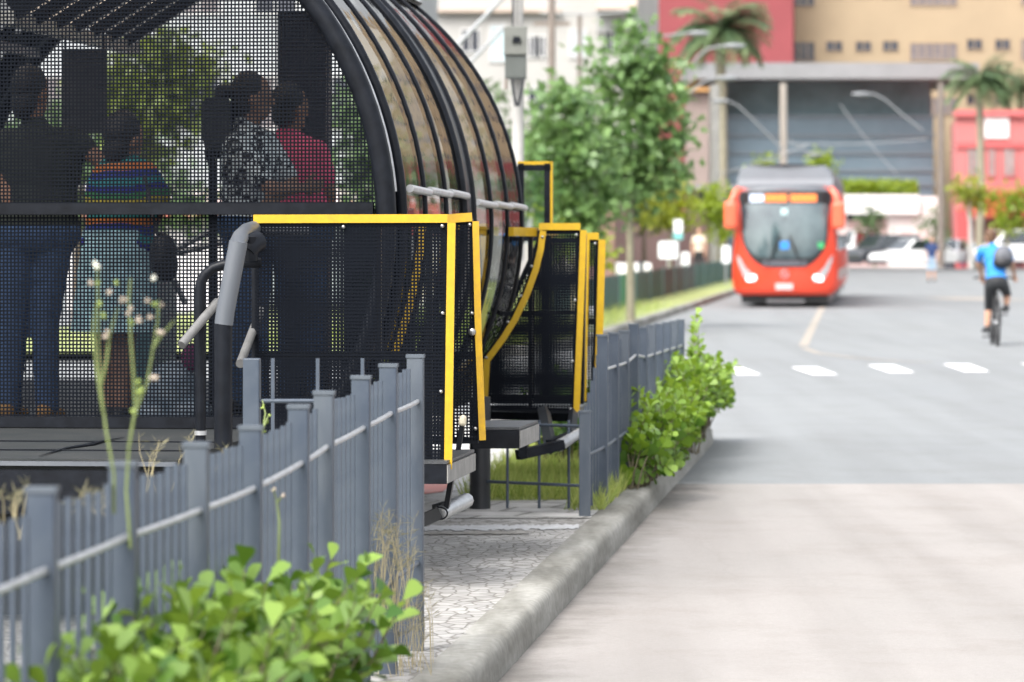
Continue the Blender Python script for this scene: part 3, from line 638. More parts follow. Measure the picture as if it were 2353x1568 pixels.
# second fence, beyond the doors
pB = []
Yb = 20.6
for k in range(11):
    Y = 20.6 + k * .81; zt = .955 - .008 * k
    if k == 4: zt += .03
    pB.append((S(-1.69 if k == 0 else -1.66 + .002 * k, Y), .56 if k == 0 else zt))
fence('blue grey metal fence running away from the far gate beside the roadside shrub', pB, .185, 'metal fences along the island', rail2=.33, seed=4, pick=.135)
gp = P(1103, 1168, 21.15); gp.z = 0
gf = thing('gate_fence', 'low thin barred fence between a round dark post and a square post', 'fence', tuple(gp))
MB().tube([gp - Z * .04, gp + Z * .62], .058, 18).build('post', DARKST, gf)
for u in (1166, 1239, 1307):
    q = P(u, 1100, 20.95); q.z = 0; MB().tube([q + Z * .02, q + Z * .50], .0085, 8).build('picket', FENCE, gf)
b0 = pB[0][0]
for z_ in (.155, .475): MB().tube([gp + Z * z_, b0 + Z * (z_ + .01) + E * .0], .009, 8).build('rail', FENCE, gf)
# thin rail end left of the first fence return
# ---------------------------------------------------------------- shrubs
LEAF_A = leafmat('shrub_leaf', (.030, .095, .012), (.19, .295, .050), .26, .40)
LEAF_AD = leafmat('shrub_leaf_far', (.045, .115, .018), (.20, .315, .042), .30, .40)
STEM = mat('woody_stem', (.10, .085, .05), .8, vary=.3, scale=40)
def shrub(label, tips, lsz, m, rr, nl=(7, 12), root=None, group=None, cat='shrub', steep=1.0):
    o = thing('shrub', label, cat, tuple(root), group=group)
    C = []; D = []; U = []; s = []; t = []; mb = MB()
    for tip, base, bright in tips:
        mid = base.lerp(tip, .55) + Vector((rr.uniform(-.06, .06), rr.uniform(-.06, .06), .05)); q = [base, base.lerp(mid, .5) + Vector((0, 0, .02)), mid, mid.lerp(tip, .5), tip]
        mb.tube(q, [.006, .005, .004, .003, .0015], 5, False)
        ax = (tip - mid).normalized(); n = rr.randint(*nl); a0 = rr.random() * 6.28
        x = ax.cross(Vector((.3, .8, .1))).normalized(); y = ax.cross(x)
        for k in range(n):
            f = k / (n - 1); p = mid.lerp(tip, .0 + f); a = a0 + k * 2.4
            rad = x * math.cos(a) + y * math.sin(a); up = .35 + .9 * f ** 1.5
            d = rad + ax * up + Vector((rr.uniform(-.25, .25), rr.uniform(-.25, .25), rr.uniform(-.1, .3))); d.normalize()
            C.append(p); D.append(d); nr = (ax - rad * .4 + Vector((rr.uniform(-.4, .4), rr.uniform(-.4, .4), rr.uniform(-.4, .4)))); U.append(nr)
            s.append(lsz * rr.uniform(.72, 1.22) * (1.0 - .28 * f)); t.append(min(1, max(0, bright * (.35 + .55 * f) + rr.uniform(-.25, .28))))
    mb.build('stems', STEM, o)
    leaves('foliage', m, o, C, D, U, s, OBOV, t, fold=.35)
    return o
rr = random.Random(11); tips = []
for i in range(370):
    Y = rr.uniform(7.0, 10.35); q = rr.random(); off = -1.86 + .50 * q
    if off > -1.42 and Y > 10.9: continue
    zm = .665 - .085 * ((Y - 9.2) / 1.8) ** 2 + .03 * math.sin(Y * 4.3) + .02 * math.sin(Y * 11)
    if Y < 7.9: zm -= (7.9 - Y) * .10
    z = zm * (1 - .55 * rr.random() ** 1.7) - .10 * max(0, (q - .6))
    tip = S(off + rr.uniform(-.05, .05), Y, z); base = S(-1.70 + .1 * rr.random(), Y + rr.uniform(-.15, .15), .0); tips.append((tip, base, rr.uniform(.30, 1.30)))
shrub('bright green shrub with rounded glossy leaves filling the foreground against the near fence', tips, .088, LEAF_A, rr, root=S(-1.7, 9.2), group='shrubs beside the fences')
tips = []
for i in range(450):
    Y = 22.7 + 7.9 * rr.random() ** .9; q = rr.random(); off = -1.68 + .32 * q
    zm = .48 + .07 * math.sin(Y * 1.9) + (.10 if 25.5 < Y < 29 else 0) - (.20 if Y > 29.8 else 0) - (.12 if Y < 23.3 else 0)
    z = zm * (1 - .72 * rr.random() ** 1.4)
    if Y > 26.5 and q > .35: z = max(z, .20 + .3 * rr.random())
    if rr.random() < .03: z += .10
    off += (.08 * (z / .6)) * q
    tips.append((S(off, Y, z), S(-1.62 + .12 * rr.random(), Y + rr.uniform(-.2, .2), .0), rr.uniform(.5, 1.2)))
for k in range(7): tips.append((S(-1.52 + rr.uniform(-.05, .05), 28.3 + rr.uniform(-.3, .3), .62 + .05 * k), S(-1.52, 28.4, .1), 1.1))
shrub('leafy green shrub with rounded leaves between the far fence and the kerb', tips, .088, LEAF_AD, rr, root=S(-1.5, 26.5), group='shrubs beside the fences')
tips = []
for i in range(190):
    Y = rr.uniform(24.6, 27.5); off = rr.uniform(-2.45, -1.85)
    tips.append((S(off, Y, rr.uniform(.12, .55)), S(off, Y + .1, 0), rr.uniform(.15, .8)))
shrub('darker green shrub seen under the far ramp behind the thin barred fence', tips, .085, LEAF_AD, rr, root=S(-2.3, 26), group='shrubs beside the fences')
# small weeds spilling over the kerb near the end of the concrete
def weed_patch(label, centre, rad, n, h, m, lsz, rr):
    tips = []
    for i in range(n):
        a = rr.random() * 6.28; q = rad * math.sqrt(rr.random()); c = centre + Vector((math.cos(a) * q, math.sin(a) * q * 1.5, 0))
        tips.append((c + Vector((rr.uniform(-.03, .03), rr.uniform(-.03, .03), h * rr.uniform(.4, 1))), c, rr.uniform(.3, 1)))
    return shrub(label, tips, lsz, m, rr, (4, 7), root=centre, cat='weed', group='weeds along the kerb')
LEAF_W = leafmat('weed_leaf', (.07, .15, .03), (.20, .29, .06), .3, .5)
weed_patch('low green weed spilling over the kerb where the asphalt begins', S(-1.50, 24.7, 0), .10, 26, .10, LEAF_W, .05, rr)
weed_patch('loose pale weed at the foot of the roadside shrub', S(-1.52, 26.6, 0), .14, 30, .16, LEAF_W, .05, rr)
weed_patch('weed at the far rounded end of the kerb', S(-1.6, 28.6, 0), .16, 30, .18, LEAF_W, .05, rr)
# tall flowering weeds rising through the near fence
WS = mat('weed_stalk', (.15, .19, .06), .6, vary=.2, scale=30); WF = mat('weed_flower', (.36, .30, .24), .8, vary=.2, scale=60); WB = mat('white_bloom', (.6, .6, .52), .8); WG = mat('green_bud', (.24, .31, .07), .7, vary=.2, scale=50)
def tall_weed(label, Y, stalks, buds, r=.0031):
    f0_ = stalks[0][0]; root = P(f0_[0], f0_[1], Y); o = thing('tall_weed', label, 'weed', tuple(root))
    for s_ in stalks:
        pts = [P(u, v, Y + .02 * math.sin(v * .05)) for u, v in s_]; k = len(pts); MB().tube(pts, [r * (1.15 - .75 * i / (k - 1)) for i in range(k)], 7).build('stalk', WS, o)
    for m_, nm, lst in buds:
        for u, v, rad in lst:
            c = P(u, v, Y); mb = MB()
            for _ in range(4): mb.ball(c + Vector((random.uniform(-1, 1), random.uniform(-1, 1), random.uniform(-1, 1))) * rad * .55 * Y / FPX, rad * .42 * Y / FPX, 8, 6)
            mb.build(nm, m_, o)
    return o
tall_weed('tall flowering weed with thin stalks and pale tufts rising in front of the perforated screen', 8.6,
    [[(262, 1180), (262, 1090), (243, 985), (232, 890), (226, 790), (225, 690), (224, 612)], [(300, 1260), (290, 1130), (296, 1030), (310, 950), (338, 880), (352, 800), (362, 740), (364, 690)],
     [(296, 1030), (311, 940), (306, 850), (300, 770), (296, 690), (300, 640)], [(232, 890), (245, 830), (252, 770), (270, 710)], [(352, 800), (368, 775), (390, 750), (400, 738)], [(238, 950), (222, 850), (214, 760), (220, 700)], [(311, 950), (318, 905), (322, 880)]],
    [(WB, 'bloom', [(224, 612, 13), (352, 640, 9)]), (WF, 'tuft', [(243, 768, 12), (300, 715, 12), (285, 690, 11), (318, 735, 10), (367, 765, 13), (355, 870, 12), (250, 670, 9), (338, 690, 9), (372, 700, 7), (208, 650, 9), (345, 730, 8)]),
     (WG, 'bud', [(226, 650, 8), (230, 700, 9), (322, 900, 12), (318, 880, 10), (310, 950, 11), (236, 725, 9), (300, 740, 8), (268, 650, 7), (355, 700, 7)])])
tall_weed('single green sprig standing between the fence post and the fence return', 12.6, [[(598, 1060), (603, 1000), (610, 950), (603, 920)], [(605, 985), (617, 955)]], [(WG, 'bud', [(612, 968, 8), (604, 935, 6), (606, 990, 7), (619, 955, 5)])], .0045)
tall_weed('dry brown weed with forked tip in front of the fence posts', 10.2, [[(640, 1290), (642, 1200), (636, 1150), (628, 1125)], [(636, 1155), (650, 1140)]], [(WF, 'tuft', [(628, 1125, 7), (652, 1140, 7)])], .0035)
# wispy dry grass heads
def wisps(label, Y, u0, u1, vb, vt, n, rr, dens=1.0, m=GRD):
    root = P((u0 + u1) / 2, vb, Y); o = thing('dry_grass_tuft', label, 'grass tuft', tuple(root), group='dry grass tufts by the fence')
    C = []; D = []; U = []; s = []; t = []; mb = MB()
    for i in range(n):
        ub = rr.uniform(u0, u1); y = Y + rr.uniform(-.25, .25); ut = ub + rr.uniform(-45, 45); v1 = vb + (vt - vb) * rr.uniform(.45, 1)
        a = P(ub, vb, y); c = P(ut, v1, y); mid = a.lerp(c, .6) + Vector((rr.uniform(-.02, .02), 0, .02)); mb.tube([a, mid, c], [.0016, .0011, .0006], 4, False)
        for k in range(int(16 * dens)):
            f = .5 + .5 * rr.random(); p = mid.lerp(c, (f - .5) * 2); C.append(p); q = Vector((rr.uniform(-1, 1), rr.uniform(-1, 1), rr.uniform(-.1, 1.1))); D.append(q.normalized()); U.append((rr.random(), rr.random(), rr.random())); s.append(rr.uniform(.015, .05)); t.append(rr.random())
    mb.build('stalk', mat('dry_stalk', (.34, .29, .17), .8), o); leaves('seed_head', m, o, C, D, U, s, [(0, .02), (.5, .035), (1, 0), (.5, -.035)], t)
    return o
wisps('wispy dry grass standing behind the foreground shrub near the last fence post', 12.9, 770, 945, 1400, 1165, 60, rr)
wisps('fine dry grass at the bare foot of the last fence post', 13.3, 870, 1000, 1560, 1330, 40, rr)
wisps('dry grass clump at the left edge under the dark landing beam', 9.6, -20, 60, 1240, 1090, 9, rr, .6)
wisps('dry seed heads behind the first fence post under the landing', 9.3, 85, 300, 1200, 1125, 16, rr, .7)
wisps('faint dry grass in front of the station handrails', 12.0, 330, 560, 1130, 1000, 12, rr, .6)
# ---------------------------------------------------------------- people
def remesh(o, vs, sm=4):
    m = o.modifiers.new('r', 'REMESH'); m.mode = 'VOXEL'; m.voxel_size = vs
    k = o.modifiers.new('s', 'SMOOTH'); k.iterations = sm; k.factor = .5
    bpy.context.view_layer.update(); dg = bpy.context.evaluated_depsgraph_get(); me = bpy.data.meshes.new_from_object(o.evaluated_get(dg))
    o.modifiers.clear(); o.data = me; me.polygons.foreach_set('use_smooth', [True] * len(me.polygons)); return o
def person(label, J, face, skin, shirt, legs, shoes, hair, k=1.0, vs=.011, skirt=None, sleeve=.55, leglen=1.0, ponytail=False, hairlen=0, group=None, toe=None, slim=1.0):
    """J joints (world), face unit vector the head looks along"""
    face = Vector(face).normalized(); side = face.cross(Z).normalized()
    toe = Vector(toe).normalized() if toe else Vector((face.x, face.y, 0)).normalized()
    base = (J['anL'] + J['anR']) / 2; root = thing('person', label, 'person', (base.x, base.y, min(J['anL'].z, J['anR'].z) - .07 * k), group=group)
    hd = J['head']; nk = J['neck']; pv = J['pelvis']; shm = (J['shL'] + J['shR']) / 2
    rot = Matrix((side, face, face.cross(side) * -1 if False else side.cross(face))).transposed()
    hw = (J['shR'] - J['shL']); bs = Vector((hw.x, hw.y, 0)); bs = bs.normalized() if bs.length > .02 else side
    bf = Z.cross(bs).normalized(); brot = Matrix((bs, bf, Z)).transposed()
    b = MB()
    def torso(mb, g, low=True):
        ch = shm.lerp(pv, .28); ab = shm.lerp(pv, .62)
        mb.ball(ch, (.155 * k * slim + g, .108 * k + g, .19 * k + g), 16, 10, brot); mb.ball(ab, (.138 * k * slim + g, .102 * k + g, .17 * k + g), 16, 10, brot)
        mb.ball(shm.lerp(pv, .9), (.150 * k * slim + g, .112 * k + g, .12 * k + g), 16, 10, brot)
        a, c = J['shL'].lerp(J['shR'], .06), J['shR'].lerp(J['shL'], .06); mb.cap(a, .058 * k + g, c, .058 * k + g, 12); mb.cap(shm, .085 * k + g, nk, .056 * k + g * .6, 12)
    torso(b, 0); b.ball(pv, (.158 * k * slim, .120 * k, .12 * k), 16, 10, brot)
    b.cap(nk - Z * .03 * k, .055 * k, hd - Z * .05 * k, .052 * k, 12)
    up = Z
    b.ball(hd + up * .015 * k, (.073 * k, .092 * k, .105 * k), 18, 12, rot); b.ball(hd - up * .055 * k + face * .022 * k, (.055 * k, .062 * k, .062 * k), 14, 10, rot)
    b.ball(hd + face * .094 * k - up * .012 * k, (.012 * k, .020 * k, .024 * k), 10, 8, rot)
    for s in (1, -1):
        b.ball(hd + side * s * .074 * k - up * .01 * k - face * .005 * k, (.010 * k, .020 * k, .032 * k), 10, 8, rot)
        b.ball(hd + side * s * .031 * k + face * .078 * k + up * .012 * k, .013 * k, 8, 6)
    b.ball(hd + face * .080 * k - up * .058 * k, (.024 * k, .012 * k, .010 * k), 10, 6, rot)
    for q in 'LR':
        sh, el, wr = J['sh' + q], J['el' + q], J['wr' + q]; b.cap(sh, .050 * k, el, .038 * k); b.cap(el, .039 * k, wr, .026 * k)
        d = (wr - el).normalized(); hx = d.cross(face if abs(d.dot(face)) < .9 else Z).normalized(); hy = d.cross(hx); pm = wr + d * .05 * k
        b.ball(pm, (.040 * k, .018 * k, .052 * k), 12, 8, Matrix((hx, hy, d)).transposed())
        for i, ln in enumerate((.066, .078, .072, .056)):
            a = pm + d * .040 * k + hx * (i - 1.5) * .020 * k; m_ = a + (d + hy * .35).normalized() * ln * .55 * k; e_ = m_ + (d + hy * 1.1).normalized() * ln * .5 * k
            b.cap(a, .0088 * k, m_, .0082 * k, 8); b.cap(m_, .0082 * k, e_, .0072 * k, 8)
        a = pm - d * .02 * k - hx * .03 * k; m_ = a + (d * .6 - hx * .8).normalized() * .035 * k; b.cap(a, .012 * k, m_, .010 * k, 8); b.cap(m_, .010 * k, m_ + (d - hx * .1).normalized() * .03 * k, .008 * k, 8)
        hp, kn, an = J['hip' + q], J['kn' + q], J['an' + q]; b.cap(hp, .082 * k, kn, .055 * k); b.cap(kn + Z * 0, .054 * k, kn.lerp(an, .35), .054 * k); b.cap(kn.lerp(an, .35), .054 * k, an, .036 * k)
        b.cap(an - Z * .035 * k, .036 * k, an - Z * .048 * k + toe * .13 * k, .026 * k)
    body = remesh(b.build('body', skin, root), vs * .8, 3)
    c = MB(); torso(c, .016 * k)
    for q in 'LR': c.cap(J['sh' + q], .066 * k, J['sh' + q].lerp(J['el' + q], sleeve if sleeve <= 1 else 1), (.058 if sleeve <= 1 else .05) * k)
    if sleeve > 1:
        for q in 'LR': c.cap(J['el' + q], .052 * k, J['wr' + q], .036 * k)
    remesh(c.build('shirt', shirt, root), vs, 4)
    c = MB()
    if skirt:
        rot2 = brot; L = skirt; n = 6; rows = []
        for i in range(n + 1):
            f = i / n; cz = pv + Z * (.10 * k - (L + .1 * k) * f); rx = (.155 + .05 * f) * k; ry = (.125 + .045 * f) * k
            rows.append([cz + bs * (rx * (1 + .03 * f * math.sin(a * 6)) * math.cos(a)) + bf * (ry * (1 + .03 * f * math.sin(a * 6)) * math.sin(a)) for a in [2 * math.pi * j / 40 for j in range(40)]])
        c.grid(rows, True, True); c.add(rows[-1], [tuple(range(40))]); c.add(rows[0], [tuple(range(40))[::-1]]); c.build('skirt', legs, root)
    else:
        c.ball(pv, (.170 * k * slim, .132 * k, .13 * k), 16, 10, brot)
        for q in 'LR':
            hp, kn, an = J['hip' + q], J['kn' + q], J['an' + q]; f = leglen
            if f > .5: c.cap(hp, .094 * k, kn, .066 * k); c.cap(kn, .066 * k, kn.lerp(an, (f - .5) * 2), (.066 - .010 * (f - .5) * 2) * k)
            else: c.cap(hp, .095 * k, hp.lerp(kn, f * 2), .078 * k)
        remesh(c.build('trousers' if leglen > .6 else 'shorts', legs, root), vs, 4)
    for q in 'LR':
        an = J['an' + q]; c = MB(); c.cap(an - Z * .030 * k - toe * .03 * k, .042 * k, an - Z * .040 * k + toe * .14 * k, .034 * k); c.cap(an - Z * .025 * k - toe * .03 * k, .044 * k, an + Z * .01 * k, .042 * k)
        remesh(c.build('shoe', shoes, root), .010 * k, 2)
    c = MB(); c.ball(hd + Z * .034 * k - face * .020 * k, (.082 * k, .088 * k, .100 * k), 18, 12, rot); c.ball(hd - Z * .03 * k - face * .045 * k, (.070 * k, .058 * k, (.075 + hairlen) * k), 14, 10, rot)
    if ponytail:
        t0 = hd + Z * .03 * k - face * .10 * k; c.cap(t0, .030 * k, t0 - face * .05 * k - Z * .01 * k, .036 * k); c.cap(t0 - face * .05 * k - Z * .01 * k, .036 * k, t0 - face * .07 * k - Z * .16 * k, .020 * k)
    remesh(c.build('hair', hair, root), .009 * k, 2)
    return root
def JX(Y, d):
    return {k: P(v[0], v[1], Y + (v[2] if len(v) > 2 else 0)) for k, v in d.items()}
# materials for clothes
def leopard():
    m = mat('leopard_print', (.5,.54,.56), .85); t = m.node_tree; b = t.nodes['Principled BSDF']; tc = t.nodes.new('ShaderNodeTexCoord')
    v = t.nodes.new('ShaderNodeTexVoronoi'); v.inputs['Scale'].default_value = 15; n = t.nodes.new('ShaderNodeTexNoise'); n.inputs['Scale'].default_value = 12
    a = t.nodes.new('ShaderNodeMix'); a.data_type = 'VECTOR'; a.inputs[0].default_value = .12; t.links.new(tc.outputs['Object'], a.inputs[4]); t.links.new(n.outputs['Color'], a.inputs[5]); t.links.new(a.outputs[1], v.inputs['Vector'])
    r = t.nodes.new('ShaderNodeValToRGB'); e = r.color_ramp.elements; r.color_ramp.interpolation = 'CONSTANT'
    e[0].position = 0; e[0].color = (.34, .37, .38, 1); e[1].position = .24; e[1].color = (.008, .008, .01, 1); x = e.new(.46); x.color = (.60, .65, .67, 1)
    t.links.new(v.outputs['Distance'], r.inputs[0]); t.links.new(r.outputs[0], b.inputs['Base Color']); return m
def stripes():
    m = mat('rainbow_stripes', (.3, .3, .3), .85); t = m.node_tree; b = t.nodes['Principled BSDF']; tc = t.nodes.new('ShaderNodeTexCoord')
    wv = t.nodes.new('ShaderNodeTexWave'); wv.bands_direction = 'Z'; wv.wave_profile = 'SAW'; wv.inputs['Scale'].default_value = 1.1; wv.inputs['Distortion'].default_value = 3.2; wv.inputs['Detail Scale'].default_value = 1.5
    t.links.new(tc.outputs['Object'], wv.inputs[0]); r = t.nodes.new('ShaderNodeValToRGB'); r.color_ramp.interpolation = 'CONSTANT'; e = r.color_ramp.elements
    cols = [(.015, .03, .20), (.40, .12, .02), (.02, .16, .16), (.50, .02, .02), (.42, .33, .03), (.03, .18, .06), (.015, .02, .22), (.02, .20, .22)]
    e[0].color = (*cols[0], 1); e[1].position = 1 / 8; e[1].color = (*cols[1], 1)
    for i in range(2, 8): x = e.new(i / 8); x.color = (*cols[i], 1)
    t.links.new(wv.outputs['Fac'], r.inputs[0]); t.links.new(r.outputs[0], b.inputs['Base Color']); return m
LEO = leopard(); RAIN = stripes()
PINKC = mat('pink_cotton', (.85, .13, .24), .85, vary=.1, scale=8, bump=.1); OLIVE = mat('olive_cotton', (.030, .036, .030), .9, vary=.3, scale=6)
SKIRTM = mat('pale_denim', (.34, .52, .58), .85, vary=.3, scale=14); SHOE = mat('dark_shoe', (.02, .02, .022), .6); SHOEB = mat('tan_shoe', (.30, .16, .05), .7)
person('woman in dark top and blue jeans with her back turned, leftmost behind the screen',
    JX(17.95, dict(head=(72, 215), neck=(78, 288), shL=(8, 332), shR=(172, 325), elL=(22, 462, -.06), wrL=(70, 545, .16), elR=(236, 372, -.05), wrR=(288, 432, .0), pelvis=(85, 535), hipL=(46, 562), hipR=(122, 562), knL=(32, 745), knR=(104, 745), anL=(22, 932), anR=(108, 935))),
    (.55, .8, -.3), SKIN1, OLIVE, DENIM, SHOEB, HAIR, slim=1.25, sleeve=.38, hairlen=.04, toe=(.3, 1, 0))
person('short woman in a rainbow striped top and pale denim skirt, bending forward behind the screen',
    JX(17.5, dict(head=(286, 322), neck=(288, 382), shL=(245, 402), shR=(335, 405), elL=(255, 480, .15), wrL=(300, 520, .3), elR=(372, 458, .1), wrR=(352, 520, .25), pelvis=(268, 580), hipL=(236, 600), hipR=(296, 600), knL=(243, 775), knR=(288, 775), anL=(252, 948), anR=(280, 948))),
    (.6, .7, -.35), SKIN3, RAIN, SKIRTM, SHOE, HAIR, skirt=.36, hairlen=.03, sleeve=.8, slim=1.05, toe=(.5, .6, 0))
person('woman with a ponytail and leopard print blouse, arms folded, facing right',
    JX(18.45, dict(head=(580, 226), neck=(564, 292), shL=(610, 330, .15), shR=(540, 338, -.12), elL=(672, 425, .12), wrL=(640, 452, -.12), elR=(622, 436, -.22), wrR=(694, 432, -.10), pelvis=(568, 515), hipL=(588, 535, .08), hipR=(552, 535, -.06), knL=(586, 735, .05), knR=(560, 735, -.05), anL=(588, 918), anR=(556, 918))),
    (1, .18, -.08), SKIN3, LEO, DENIM, SHOE, HAIR, ponytail=True, slim=1.15, sleeve=.75, toe=(1, .2, 0))
person('short haired person in a pink t-shirt standing right of the leopard print blouse',
    JX(19.0, dict(head=(668, 250), neck=(662, 312), shL=(625, 348, .05), shR=(728, 352, -.05), elL=(632, 440, .05), wrL=(650, 505, .15), elR=(756, 440, -.05), wrR=(752, 515, .1), pelvis=(690, 530), hipL=(665, 550), hipR=(715, 550), knL=(668, 735), knR=(718, 735), anL=(668, 905), anR=(722, 905))),
    (.75, .65, -.12), SKIN1, PINKC, DENIM, SHOE, HAIR, sleeve=.65, slim=1.1, toe=(.6, .7, 0))
# bags
BAG = mat('black_bag', (.014, .014, .017), .55, vary=.3, scale=20, bump=.2)
hb = thing('handbag', 'black shoulder bag hanging beside the pale denim skirt', 'bag', tuple(P(375, 645, 17.3)))
c = MB(); c.ball(P(374, 590, 17.3), (.065, .07, .11)); c.ball(P(380, 610, 17.3), (.060, .06, .08)); remesh(c.build('bag_body', BAG, hb), .012, 3)
MB().tube([P(362, 540, 17.28), P(345, 470, 17.3), P(333, 405, 17.4)], .008, 6).build('strap', BAG, hb)
bp = thing('backpack', 'dark backpack worn by the person with the ponytail', 'backpack', tuple(P(500, 400, 18.5)))
c = MB(); c.ball(P(505, 288, 18.5), (.085, .10, .13)); c.ball(P(500, 310, 18.5), (.075, .09, .12)); remesh(c.build('pack', BAG, bp), .014, 3); MB().tube([P(510, 350, 18.4), P(520, 390, 18.4)], .012, 6).build('strap', BAG, bp)
bag = thing('shopping_bag', 'bulging blue grey plastic shopping bag on the station floor', 'bag', tuple(G(395, 975, FLZ)))
c = MB(); q = G(395, 975, FLZ); c.ball(q + Z * .14, (.13, .10, .15)); c.ball(q + Z * .06 + N * .07, (.12, .10, .075)); c.ball(q + Z * .05 - N * .06, (.11, .10, .06)); remesh(c.build('bag_body', mat('patterned_plastic', (.10, .15, .20), .4, scale=14, col2=(.26, .31, .36), bump=.5, bscale=9), bag), .014, 1)
c = MB(); c.ball(q + Z * .30 + N * .09, (.05, .04, .07)); remesh(c.build('bundle', mat('purple_cloth', (.10, .012, .06), .8), bag), .01, 2)
# things standing in the tube
vb = G(492, 975, FLZ); vb = Vector((P(492, 800, 18.3).x, 18.3, FLZ))
va = thing('fare_post', 'black post with a rounded board on top behind the screen, left of the ponytail', 'fare post', tuple(vb))
MB().tube([vb, P(489, 380, 18.3), P(478, 345, 18.3)], .022, 10).build('post', BLACK, va)
tb = [P(462, 240, 18.32), P(470, 228, 18.32), P(520, 224, 18.32), P(528, 236, 18.32), P(528, 330, 18.32), P(500, 350, 18.32), P(478, 345, 18.32), P(463, 318, 18.32)]
MB().prism(tb, E * .05).build('board', mat('board_dark', (.018, .024, .026), .45), va)
sb = thing('hanging_board', 'dark rectangular board hanging from the ceiling at the left', 'board', tuple(P(192, 118, 18.6)))
MB().obox(P(194, 210, 18.6), N * .108, E * .02, Z * .205).build('panel', mat('board_grey', (.045, .047, .052), .6, vary=.1), sb)
MB().bar(P(150, 112, 18.6), P(150, 60, 18.6), .012, .012).bar(P(238, 112, 18.6), P(238, 60, 18.6), .012, .012).build('hanger', BLACK, sb)
cb = Vector((P(700, 900, 20.4).x, 20.4, FLZ)); cab = thing('ticket_booth', 'tall dark booth panel with a lower side panel inside the tube', 'booth', tuple(cb))
MB().obox(cb + Z * 1.02, N * .13, E * .10, Z * 1.02).build('cabinet', mat('booth_dark', (.035, .04, .052), .5, vary=.1), cab)
MB().obox(cb + Z * .50 + N * .40, N * .17, E * .12, Z * .50).build('side_panel', mat('booth_green', (.02, .04, .04), .6), cab)
tu = Vector((P(330, 900, 19.6).x, 19.6, FLZ)); tn = thing('turnstile', 'low steel turnstile standing in the tube behind the shopping bag', 'turnstile', tuple(tu))
MB().obox(tu + Z * .42, N * .10, E * .35, Z * .42).build('housing', mat('turnstile_teal', (.08, .17, .19), .4, metal=.2), tn)
for a in (0, 120, 240): MB().tube([tu + Z * .75 + N * .1, tu + Z * .75 + N * (.1 + .38 * math.cos(R(a) * .3)) + Z * (.25 * math.sin(R(a + 20)))], .016, 8).build('arm', GALV, tn)
# ---------------------------------------------------------------- red bus (front faces -y in its own frame)
RED = mat('bus_red', (.58, .045, .017), .3, coat=.5, vary=.04, scale=3)
REDM = mat('bus_mirror_red', (.78, .12, .06), .3, coat=.4)
GREYR = mat('bus_roof_grey', (.10, .112, .13), .45, vary=.06, scale=2)
BGL = mat('bus_glass', (.035, .055, .065), .04, spec=.9, coat=1.0)
BLK = mat('bus_black', (.010, .011, .013), .35)
def rrect(x0, x1, z0, z1, r, n=6):
    out = []
    for cx, cz, a0 in ((x1 - r, z0 + r, -90), (x1 - r, z1 - r, 0), (x0 + r, z1 - r, 90), (x0 + r, z0 + r, 180)):
        for k in range(n + 1): a = R(a0 + 90 * k / n); out.append((cx + r * math.cos(a), cz + r * math.sin(a)))
    return out
def patch(outline, ctr, fy, off, rings=6):
    rows = [[Vector((ctr[0] + (x - ctr[0]) * f, fy(ctr[0] + (x - ctr[0]) * f, ctr[1] + (z - ctr[1]) * f) + off, ctr[1] + (z - ctr[1]) * f)) for x, z in outline] for f in [1 - i / rings for i in range(rings)] + [.001]]
    return rows
def smooth_poly(pts, n=8):                               # closed Catmull-Rom
    out = []; m = len(pts)
    for i in range(m):
        p0, p1, p2, p3 = [pts[(i + j - 1) % m] for j in range(4)]
        for k in range(n):
            t = k / n; out.append(tuple(.5 * ((2 * p1[a]) + (-p0[a] + p2[a]) * t + (2 * p0[a] - 5 * p1[a] + 4 * p2[a] - p3[a]) * t * t + (-p0[a] + 3 * p1[a] - 3 * p2[a] + p3[a]) * t ** 3) for a in (0, 1)))
    return out
